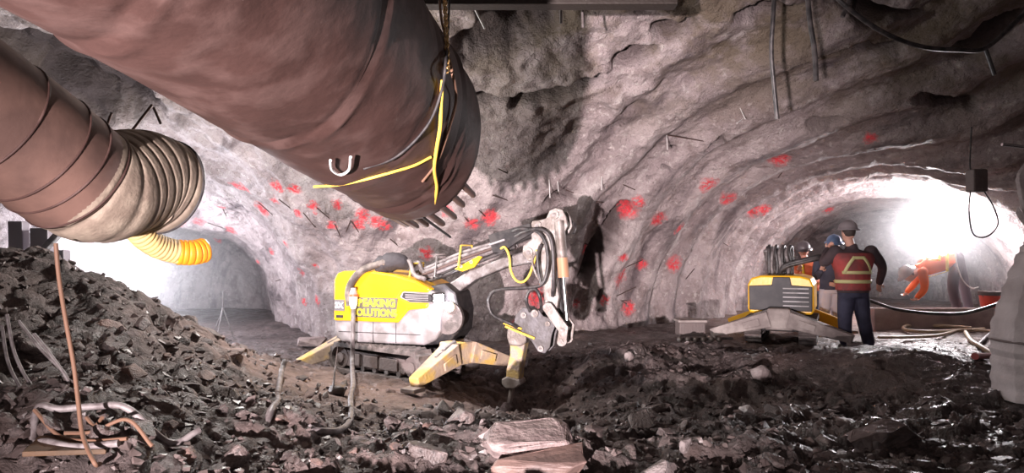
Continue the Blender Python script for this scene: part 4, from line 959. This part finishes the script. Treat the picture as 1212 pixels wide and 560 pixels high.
scatter(34, (1000, 480, 1212, 570), .05, .16, ('rock',), 'wet flat dark rock in front of the dark mound', 'wet rocks before the dark mound', .25)
# loose chips nobody could count
def chips(n, label):
    MBs = []; Vs = []; Fs = []; base = 0; lib = []
    for i in range(8):
        bm = bmesh.new(); r = random.Random(900+i)
        for _ in range(9):
            v = Vector((r.gauss(0, 1), r.gauss(0, 1), r.gauss(0, 1))).normalized(); bm.verts.new((v.x, v.y*.7, v.z*.45))
        bmesh.ops.convex_hull(bm, input=bm.verts); bmesh.ops.triangulate(bm, faces=bm.faces); bm.verts.index_update()
        lib.append((np.array([v.co[:] for v in bm.verts]), np.array([[v.index for v in f.verts] for f in bm.faces]))); bm.free()
    th = rng.uniform(-.72, .72, n*3); rr = 3.4+(10.5-3.4)*rng.random(n*3)**1.25; X_ = np.tan(th)*rr; Y_ = rr
    am = rough_amt(X_, Y_); keep = rng.random(n*3) < am**2*.9+.06; keep &= (np.hypot(X_+1.4, Y_-8.8) > 1.55) & (np.hypot(X_-4.4, Y_-10.7) > 1.6) & (np.hypot(X_-5.05, Y_-10) > .5) & (np.hypot(X_-5.5, Y_-7) > .7); X_, Y_ = X_[keep][:n], Y_[keep][:n]; Z_ = hfull(X_, Y_); S_ = .014+.05*rng.random(len(X_))**2.5
    for k in range(len(X_)):
        v, f = lib[k % 8]; e = Euler((rng.normal(0, .5), rng.normal(0, .5), rng.uniform(0, 6.28))).to_matrix(); Vs.append((v*S_[k]) @ np.array(e).T+[X_[k], Y_[k], Z_[k]+S_[k]*.15]); Fs.append(f+base); base += len(v)
    o = mesh_np('rubble', np.concatenate(Vs), np.concatenate(Fs), M['rock'], False); tag(o, label, 'rubble', None, 'stuff')
chips(11000, 'loose dark stone chips strewn over the whole cavern floor')
# ---------------------------------------------------------------- bars sticking out of the wall
def bar(name, x0, y0, x1, y1, out, r, mat, label, grp):
    p, n = hitc(x0, y0)
    if p is None: return
    rr = ray(x1, y1); q = CAM+rr*((p.y-out)/rr.y); d = (q-p).normalized(); mb = MB(); mb.rod(p-d*.12, q, r, 8); o = mb.build(name, mat); tag(o, label, 'rod', grp)
G1 = 'thin bars sticking out by the red paint marks'
for s in [(274, 242, 259, 231), (320, 252, 306, 240), (343, 246, 330, 236), (389, 258, 375, 246), (369, 264, 359, 252), (402, 278, 396, 265), (410, 273, 415, 261), (424, 274, 415, 261), (266, 252, 262, 244), (264, 270, 246, 264),
          (750, 224, 713, 208), (706, 238, 670, 225), (832, 167, 790, 160), (692, 288, 679, 283), (736, 356, 709, 357), (752, 340, 727, 352), (737, 357, 718, 346), (760, 308, 737, 318), (600, 237, 583, 231), (574, 256, 567, 249), (554, 262, 550, 257),
          (925, 205, 935, 192), (1030, 205, 1038, 190), (1114, 226, 1120, 214), (975, 262, 985, 250), (812, 330, 822, 318), (600, 205, 590, 200), (470, 290, 462, 283), (860, 290, 850, 284)]:
    bar('rock_bolt', *s, .22, .009, M['bolt'], 'thin rusty bar sticking out of the sprayed wall among the red paint marks', G1)
G2 = 'pale wires hanging from the sprayed roof'
for s in [(712, 209, 712, 225), (789, 160, 790, 177), (650, 213, 651, 234), (660, 215, 661, 226), (876, 128, 882, 141), (880, 140, 872, 146)]:
    bar('roof_wire', *s, .25, .006, M['white'], 'short pale wire hanging from the sprayed roof', G2)
bar('roof_wire', 332, 331, 377, 317, .15, .01, M['bolt'], 'long twisted wire lying along the wall just left of the yellow robot', None)
for x, y, x1, y1 in ((688, -12, 690, 33), (663, -14, 664, 28)):
    mb = MB(); mb.rod(at(x, y-20, 6.6), at(x1, y1, 6.6), .014, 8); o = mb.build('hanger_rod', M['steel']); tag(o, 'steel hanger rod pointing down from the roof at the top edge', 'rod', 'hanger rods at the top edge')
mb = MB(); mb.rod(at(556, -2, 6.3), at(574, 34, 6.3), .01, 8); o = mb.build('hanger_rod', M['white']); tag(o, 'single slanting pale rod hanging between the hoist chain and the two hanger rods', 'rod')
cable('hanging_cable', [at(918, -30, 6.2), at(915, 20, 6.2), at(913, 60, 6.25), at(916, 100, 6.3), at(920, 141, 6.35)], .022, M['hose'], 'longer left one of two thick dark cables hanging from the roof')
cable('hanging_cable', [at(954, -30, 6.0), at(958, 20, 6.0), at(964, 60, 6.0), at(966, 96, 6.0)], .024, M['hose'], 'shorter right one of two thick dark cables hanging from the roof')
cable('hanging_cable', [at(975, -20, 5.6), at(1002, 8, 5.6), at(1045, 38, 5.65), at(1090, 55, 5.7), at(1135, 59, 5.75), at(1166, 57, 5.8), at(1200, 28, 5.8), at(1235, -10, 5.8)], .02, M['hose'], 'dark cable slung in a sagging curve under the roof at the upper right')
cable('hanging_cable', [at(1010, -20, 5.8), at(1004, 4, 5.8), at(997, 20, 5.8)], .02, M['hose'], 'short dark cable end poking down where the sagging cable leaves the roof')
cable('hanging_cable', [at(1166, 57, 5.85), at(1172, 74, 5.85), at(1177, 89, 5.85)], .018, M['hose'], 'short dark cable end hanging from the sagging cable at the upper right')
mb = MB(); mb.rod(at(1186, 171, 5.5), at(1250, 178, 5.5), .014, 8); o = mb.build('pipe_end', M['chrome']); tag(o, 'thin shiny pipe reaching in from the right edge', 'pipe')
bx = empty('junction_box', at(1156, 214, 7.2), 'small grey box hanging under the roof with thin wire loops below it', 'box')
mb = MB(); mb.box(at(1156, 214, 7.2), (.16, .14, .24)); part(mb, 'box_body', M['trk'], bx, .02)
mb = MB(); mb.tube(spline([at(1149, 222, 7.2), at(1147, 250, 7.2), at(1152, 277, 7.2), at(1168, 280, 7.2), at(1181, 266, 7.2), at(1176, 245, 7.2), at(1164, 225, 7.2)], 8), .008, 6); part(mb, 'wire_loop', M['dark'], bx)
mb = MB(); mb.tube(spline([at(1152, 205, 7.2), at(1148, 195, 7.2), at(1150, 150, 7.2)], 6), .008, 6); part(mb, 'hanging_wire', M['dark'], bx)
# tangled bars where the ducts meet, left
for x0, y0, x1, y1 in ((138, 178, 180, 124), (96, 152, 118, 172), (118, 172, 132, 162), (126, 150, 132, 134), (182, 128, 190, 146)):
    mb = MB(); mb.rod(at(x0, y0, 6.2), at(x1, y1, 6.1), .012 if x0 != 96 else .03, 8); o = mb.build('bent_bar', M['bolt']); tag(o, 'rusty bent bar tangled between the rusty duct and the big duct', 'rod', 'bent bars between the ducts')
# ---------------------------------------------------------------- left side clutter
cable('dangling_rope', [at(66, 288, 4.2), at(70, 330, 4.2), at(78, 380, 4.15), at(87, 430, 4.1), at(92, 470, 4.05), at(98, 515, 3.95), at(112, 548, 3.8), up(ground_pt(118, 572), .03)], .013, M['rope_b'], 'brown cord hanging down from the rusty duct to the ground')
def gq(px, py, d=.04): g = ground_pt(px, py); return Vector((g.x, g.y, hz(g.x, g.y)+d))
def gpath(pts, d=.04): return [gq(x, y, d) for x, y in pts]
cable('coiled_hose', gpath([(236, 524), (200, 527), (150, 522), (110, 515), (70, 512), (45, 516), (40, 530), (55, 545), (90, 556), (140, 566)], .07), .022, M['hosegrey'], 'thick grey hose lying in a loop at the lower left corner')
cable('coiled_hose', gpath([(40, 522), (70, 535), (105, 552), (150, 566)], .10), .012, M['rope_b'], 'thin brown hose crossing inside the grey loop at the lower left')
cable('coiled_hose', gpath([(75, 548), (110, 541), (150, 549), (180, 562)], .12), .012, M['rope_b'], 'second thin brown hose curling over the first at the lower left')
cable('coiled_hose', gpath([(102, 520), (112, 528), (120, 545)], .14), .012, M['rope_b'], 'short loose brown end beside the foot of the hanging cord')
bp_ = gq(85, 546, .03); mb = MB(); mb.box(bp_, (.42, .26, .03), Euler((.1, .05, .3)).to_matrix()); o = mb.build('plywood_board', nmat('brown_board', (.11, .06, .03), .7, 0, (.07, .04, .02), 5, .3), bevel=.004); tag(o, 'small brown board lying inside the loop of grey hose', 'board')
for i, pts in enumerate([[(8, 372), (18, 420), (40, 460), (62, 470), (78, 466), (80, 450), (60, 420), (40, 395)], [(2, 385), (10, 430), (30, 470)], [(22, 380), (50, 415), (75, 440), (82, 455)]]):
    cable('loose_wire', [at(x, y, 4.6+.05*i) for x, y in pts], .011, M['hosegrey'], ['looped pale grey wire hanging at the left edge', 'straight pale grey wire nearest the left edge', 'slanting pale grey wire crossing the looped one at the left edge'][i])
for i, (x0, y0, x1, y1, w_) in enumerate([(22, 262, 26, 350, .16), (50, 270, 52, 345, .2), (74, 296, 76, 318, .1)]):
    mb = beam(at(x0, y0, 7.4), at(x1, y1+30, 7.4), w_, .12, w_, .12, Vector((1, 0, 0))); o = mb.build('steel_post', nmat('lilac_grey_post%s' % '', (.30, .27, .31), .5, .2), bevel=.01); tag(o, ['grey steel post nearest the left edge, behind the rubble heap', 'wider grey steel post behind the hanging cord', 'short grey steel post right of the hanging cord'][i], 'post')
mb = beam(at(20, 330, 7.3), at(74, 272, 7.3), .08, .06, .08, .06, Vector((0, 1, 0))); o = mb.build('steel_brace', M['steel'], bevel=.006); tag(o, 'slanting steel brace across the grey posts at the left edge', 'brace')
# tripod deep in the left tunnel
tq = at(262, 388, 12.5); tp = empty('tripod_stand', tq, 'thin white stand deep inside the tunnel behind the rubble heap', 'stand')
hd_ = at(264, 345, 12.5)
mb = MB(); mb.rod(hd_, hd_-Vector((0, 0, .35)), .014, 8); part(mb, 'stand_column', M['steel'], tp)
for dx, dy in ((-.22, .05), (.22, 0), (0, -.25)):
    mb = MB(); mb.rod(hd_-Vector((0, 0, .3)), Vector((hd_.x+dx, hd_.y+dy, hz(hd_.x+dx, hd_.y+dy))), .011, 8); part(mb, 'leg', M['steel'], tp)
# ---------------------------------------------------------------- right tunnel clutter
def flat(px, py, Y): p = at(px, py, Y); return p
zf = hb(8.2, 12.6)
A_ = at(1034, 372, 12.2); B_ = at(1176, 372, 12.2)
mb = MB(); mb.box(Vector(((A_.x+B_.x)/2, 12.3, zf+.16)), ((B_.x-A_.x), .25, .40)); o = mb.build('concrete_sill', nmat('pale_sill', (.50, .42, .41), .7, 0, (.38, .31, .3), 4, .3), bevel=.015); tag(o, 'long low pale beam lying across the floor of the right hand tunnel', 'beam')
bk = Vector((at(1172, 354, 12.3).x, 12.3, zf+.37)); br = empty('bucket', bk, 'grey bucket with a glowing red band standing at the end of the long pale beam', 'bucket')
mb = MB(); mb.tube([bk+Vector((0, 0, z)) for z in (0, .02, .26, .28)], [.13, .15, .18, .18], 28, True); part(mb, 'bucket_body', nmat('red_bucket', (.85, .09, .05), .45), br)
mb = MB(); mb.tube([bk+Vector((0, 0, .22)), bk+Vector((0, 0, .29))], [.188, .19], 28); part(mb, 'bucket_rim', M['trk'], br)
mb = MB(); mb.tube([bk+Vector((.18*math.cos(t), -.05, .26-.16*math.sin(t))) for t in [PI*i/12 for i in range(13)]], .006, 6); part(mb, 'bucket_handle', M['steel'], br)
cable('black_hose', [at(1030, 356, 10.6), at(1060, 366, 10.4), at(1100, 371, 10.2), at(1140, 371, 10.0), at(1175, 362, 9.6), at(1206, 349, 9.2), at(1240, 330, 8.8)], .025, M['hose'], 'black hose slung across the right hand tunnel behind the worker in the red vest')
crm = nmat('cream_hose', (.62, .52, .38), .5)
cable('cream_hose', gpath([(1150, 391), (1110, 389), (1075, 389), (1072, 394), (1100, 396), (1135, 394), (1165, 392)], .05), .03, crm, 'cream hose folded in a flat loop on the floor of the right hand tunnel')
cable('cream_hose', gpath([(1040, 404), (1075, 402), (1110, 400), (1140, 393), (1180, 396)], .05), .025, crm, 'cream hose running along the floor behind the dark mound')
cable('cream_hose', gpath([(1143, 397), (1150, 405), (1160, 411), (1172, 417), (1186, 423)], .05), .035, crm, 'thick cream hose with a bend, ending at the wrapped column')
cable('cream_hose', gpath([(1036, 388), (1048, 376), (1060, 370)], .06), .03, crm, 'short cream hose end leaning beside the worker in the red vest')
cable('cream_hose', [up(ground_pt(1158, 410), .03), up(ground_pt(1176, 396), .05), up(ground_pt(1200, 380), .05)], .025, M['hosegrey'], 'grey hose running back past the bend of the thick cream hose')
mb = MB(); q0, q1 = gq(1154, 428, .07), gq(1182, 422, .07); mb.rod(q0, q1, .04, 14); o = mb.build('pipe_end', nmat('dark_red_pipe', (.3, .07, .07), .5)); tag(o, 'short dark red pipe end on the ground beside the wrapped column', 'pipe')
cable('white_wire', [at(1131, 297, 12.6), at(1133, 315, 12.6), at(1140, 332, 12.6), at(1150, 341, 12.6), at(1158, 340, 12.6)], .012, M['white'], 'thin white wire hanging below the floodlight beside the bent over worker')
# wrapped column at the right edge
def column():
    cx = []; mb = MB(); pth = [at(1243, 470, 7.0), at(1240, 425, 7.0), at(1240, 395, 7.0), at(1243, 350, 7.05), at(1249, 305, 7.1), at(1252, 285, 7.1)]; rs = [.52, .50, .51, .42, .33, .27]
    q = spline(pth, 8); k = len(q); R_ = [float(np.interp(i/(k-1), np.linspace(0, 1, 6), rs))+.012*math.sin(i*1.9) for i in range(k)]; mb.tube(q, R_, 9)
    root = empty('wrapped_bundle', pth[0], 'faceted pale grey wrapped column at the right edge, broad at its foot', 'column')
    part(mb, 'column_wrap', nmat('pale_wrap', (.50, .45, .45), .6, 0, (.38, .33, .33), 3, .3), root, .03)
    m = MB(); c = q[14]; m.tube([c+Vector((math.cos(2*PI*j/36)*.5, math.sin(2*PI*j/36)*.5, 0)) for j in range(37)], .012, 6, False); part(m, 'wrap_band', M['trk'], root)
column()
me = rock_mesh(77, .34, .3, .62, 26, .1); me.materials.append(nmat('sprayed_boss', (.36, .31, .3), .8, 0, (.25, .2, .2), 6, .6, 20)); o = bpy.data.objects.new('rock_boss', me); COL.objects.link(o); o.location = at(1234, 235, 7.6); tag(o, 'rough grey boss of sprayed rock jutting in above the wrapped column', 'rock')
# crate between the robots
cr = ground_pt(817, 404); cr = Vector((cr.x, cr.y, hz(cr.x, cr.y))); ct = empty('steel_skip', cr, 'small dark steel box with a row of round rollers under it, between the two robots', 'box')
mb = MB(); mb.box(cr+Vector((0, 0, .20)), (.40, .3, .22)); part(mb, 'box_body', M['trk'], ct, .02)
mb = MB(); mb.box(cr+Vector((0, 0, .325)), (.44, .34, .035)); part(mb, 'box_rim', M['outgrey'], ct, .008)
for i in range(6):
    mb = MB(); c_ = cr+Vector((-.2+.12*i, -.16, .05)); mb.add(*ell(c_, .045, .05, .045)); part(mb, 'roller', M['arm'], ct)
mb = MB(); mb.rod(cr+Vector((-.2, -.12, .05)), cr+Vector((.62, -.12, .06)), .02, 8); part(mb, 'tow_bar', M['steel'], ct)
# ---------------------------------------------------------------- light
def flood(px, py, Y, aim, power, label, col=(1, .93, .96), name='floodlight', size=.22, rad=.12, stand=True):
    p = at(px, py, Y) if px is not None else Vector(py)
    root = empty(name, p, label, 'lamp')
    d = (Vector(aim)-p).normalized(); R = d.to_track_quat('Y', 'Z').to_matrix()
    mb = MB(); mb.box(p-d*.05, (size, .08, size*.75), R); part(mb, 'lamp_housing', M['dark'], root, .01)
    mb = MB(); mb.box(p-d*.005, (size*.88, .012, size*.64), R); part(mb, 'lamp_lens', M['lens'], root, .004)
    mb = MB(); s = R @ Vector((1, 0, 0)); mb.tube([p+s*(size/2+.01), p+s*(size/2+.01)+Vector((0, 0, -.2)), p-s*(size/2+.01)+Vector((0, 0, -.2)), p-s*(size/2+.01)], .01, 6); part(mb, 'lamp_bracket', M['steel'], root)
    ld = bpy.data.lights.new('work_lamp', 'POINT'); ld.energy = power; ld.color = col; ld.shadow_soft_size = rad
    lo_ = bpy.data.objects.new('work_lamp', ld); COL.objects.link(lo_); lo_.location = p+d*.2
    return root
M['lens'] = nmat('lit_lens', (1, 1, 1), .3, emis=(1, .95, .97), es=60)
flood(150, 326, 9.5, (-2.5, 3, 1.5), 210, 'glaring white floodlight in the mouth of the tunnel behind the rubble heap', col=(.93, .93, 1))
flood(1108, 268, 13.6, (5, 8, .8), 420, 'glaring white floodlight under the roof of the right hand tunnel', col=(1, .95, .98), size=.3)
def pt(loc, e, col=(1, .93, .93), r=.15):
    ld = bpy.data.lights.new('lamp', 'POINT'); ld.energy = e; ld.color = col; ld.shadow_soft_size = r
    o = bpy.data.objects.new('lamp', ld); COL.objects.link(o); o.location = loc; return o
def spot(loc, aim, e, ang=75, blend=.6, col=(1, .93, .93), r=.12):
    ld = bpy.data.lights.new('spot', 'SPOT'); ld.energy = e; ld.color = col; ld.shadow_soft_size = r; ld.spot_size = math.radians(ang); ld.spot_blend = blend
    o = bpy.data.objects.new('spot', ld); COL.objects.link(o); o.location = loc; o.rotation_euler = (Vector(aim)-Vector(loc)).to_track_quat('-Z', 'Y').to_euler(); return o
pt(at(340, 195, 7.6), 230, (1, .95, .9))
pt((-7.0, 12.6, 1.5), 330, (.9, .9, 1))  # extra unseen lamp put in to brighten the left tunnel
spot((-2.3, -4.2, .4), (.25, 9.5, 2.35), 9800, 40, .9, col=(1, .86, .87), r=.08)
pt((1.5, -2.5, 2.6), 70, (1, .88, .88), .6)  # soft fill added behind the camera, no actual lamp there
w = bpy.data.worlds.new('world'); SC.world = w; w.use_nodes = True
w.node_tree.nodes['Background'].inputs[0].default_value = (.02, .017, .018, 1)
SC.view_settings.view_transform = 'Standard'; SC.view_settings.look = 'None'; SC.view_settings.gamma = 1; SC.view_settings.use_curve_mapping = False
SC.view_settings.exposure = .9
SC.cycles.use_denoising = True; SC.cycles.max_bounces = 6; SC.cycles.sample_clamp_indirect = 6; SC.cycles.volume_bounces = 0

def haze(name, c, r, dens, label):
    vs, fs = ell(c, *r, None, 32, 20); mb = MB(); mb.add(vs, fs)
    m = bpy.data.materials.new('haze'); m.use_nodes = True; nt = m.node_tree; nt.nodes.clear(); L = nt.links
    out = nt.nodes.new('ShaderNodeOutputMaterial'); v = nt.nodes.new('ShaderNodeVolumeScatter'); v.inputs['Anisotropy'].default_value = .35; v.inputs['Color'].default_value = (1, .97, 1, 1)
    geo = nt.nodes.new('ShaderNodeNewGeometry'); a = nt.nodes.new('ShaderNodeVectorMath'); a.operation = 'SUBTRACT'; L.new(geo.outputs['Position'], a.inputs[0]); a.inputs[1].default_value = c
    b = nt.nodes.new('ShaderNodeVectorMath'); b.operation = 'DIVIDE'; L.new(a.outputs[0], b.inputs[0]); b.inputs[1].default_value = r
    l = nt.nodes.new('ShaderNodeVectorMath'); l.operation = 'LENGTH'; L.new(b.outputs[0], l.inputs[0])
    mr = nt.nodes.new('ShaderNodeMapRange'); mr.interpolation_type = 'SMOOTHSTEP'; mr.inputs['From Min'].default_value = 1; mr.inputs['From Max'].default_value = .1; mr.inputs['To Max'].default_value = dens; L.new(l.outputs['Value'], mr.inputs['Value'])
    L.new(mr.outputs['Result'], v.inputs['Density']); L.new(v.outputs[0], out.inputs['Volume'])
    o = mb.build(name, m); tag(o, label, 'haze', None, 'stuff')
haze('haze', at(150, 326, 9.3), (2.6, 3.6, 2.0), .075, 'bright dusty haze round the floodlight behind the rubble heap')
haze('haze', at(1108, 272, 13.2), (2.4, 2.6, 2.0), .10, 'bright dusty haze round the floodlight of the right hand tunnel')
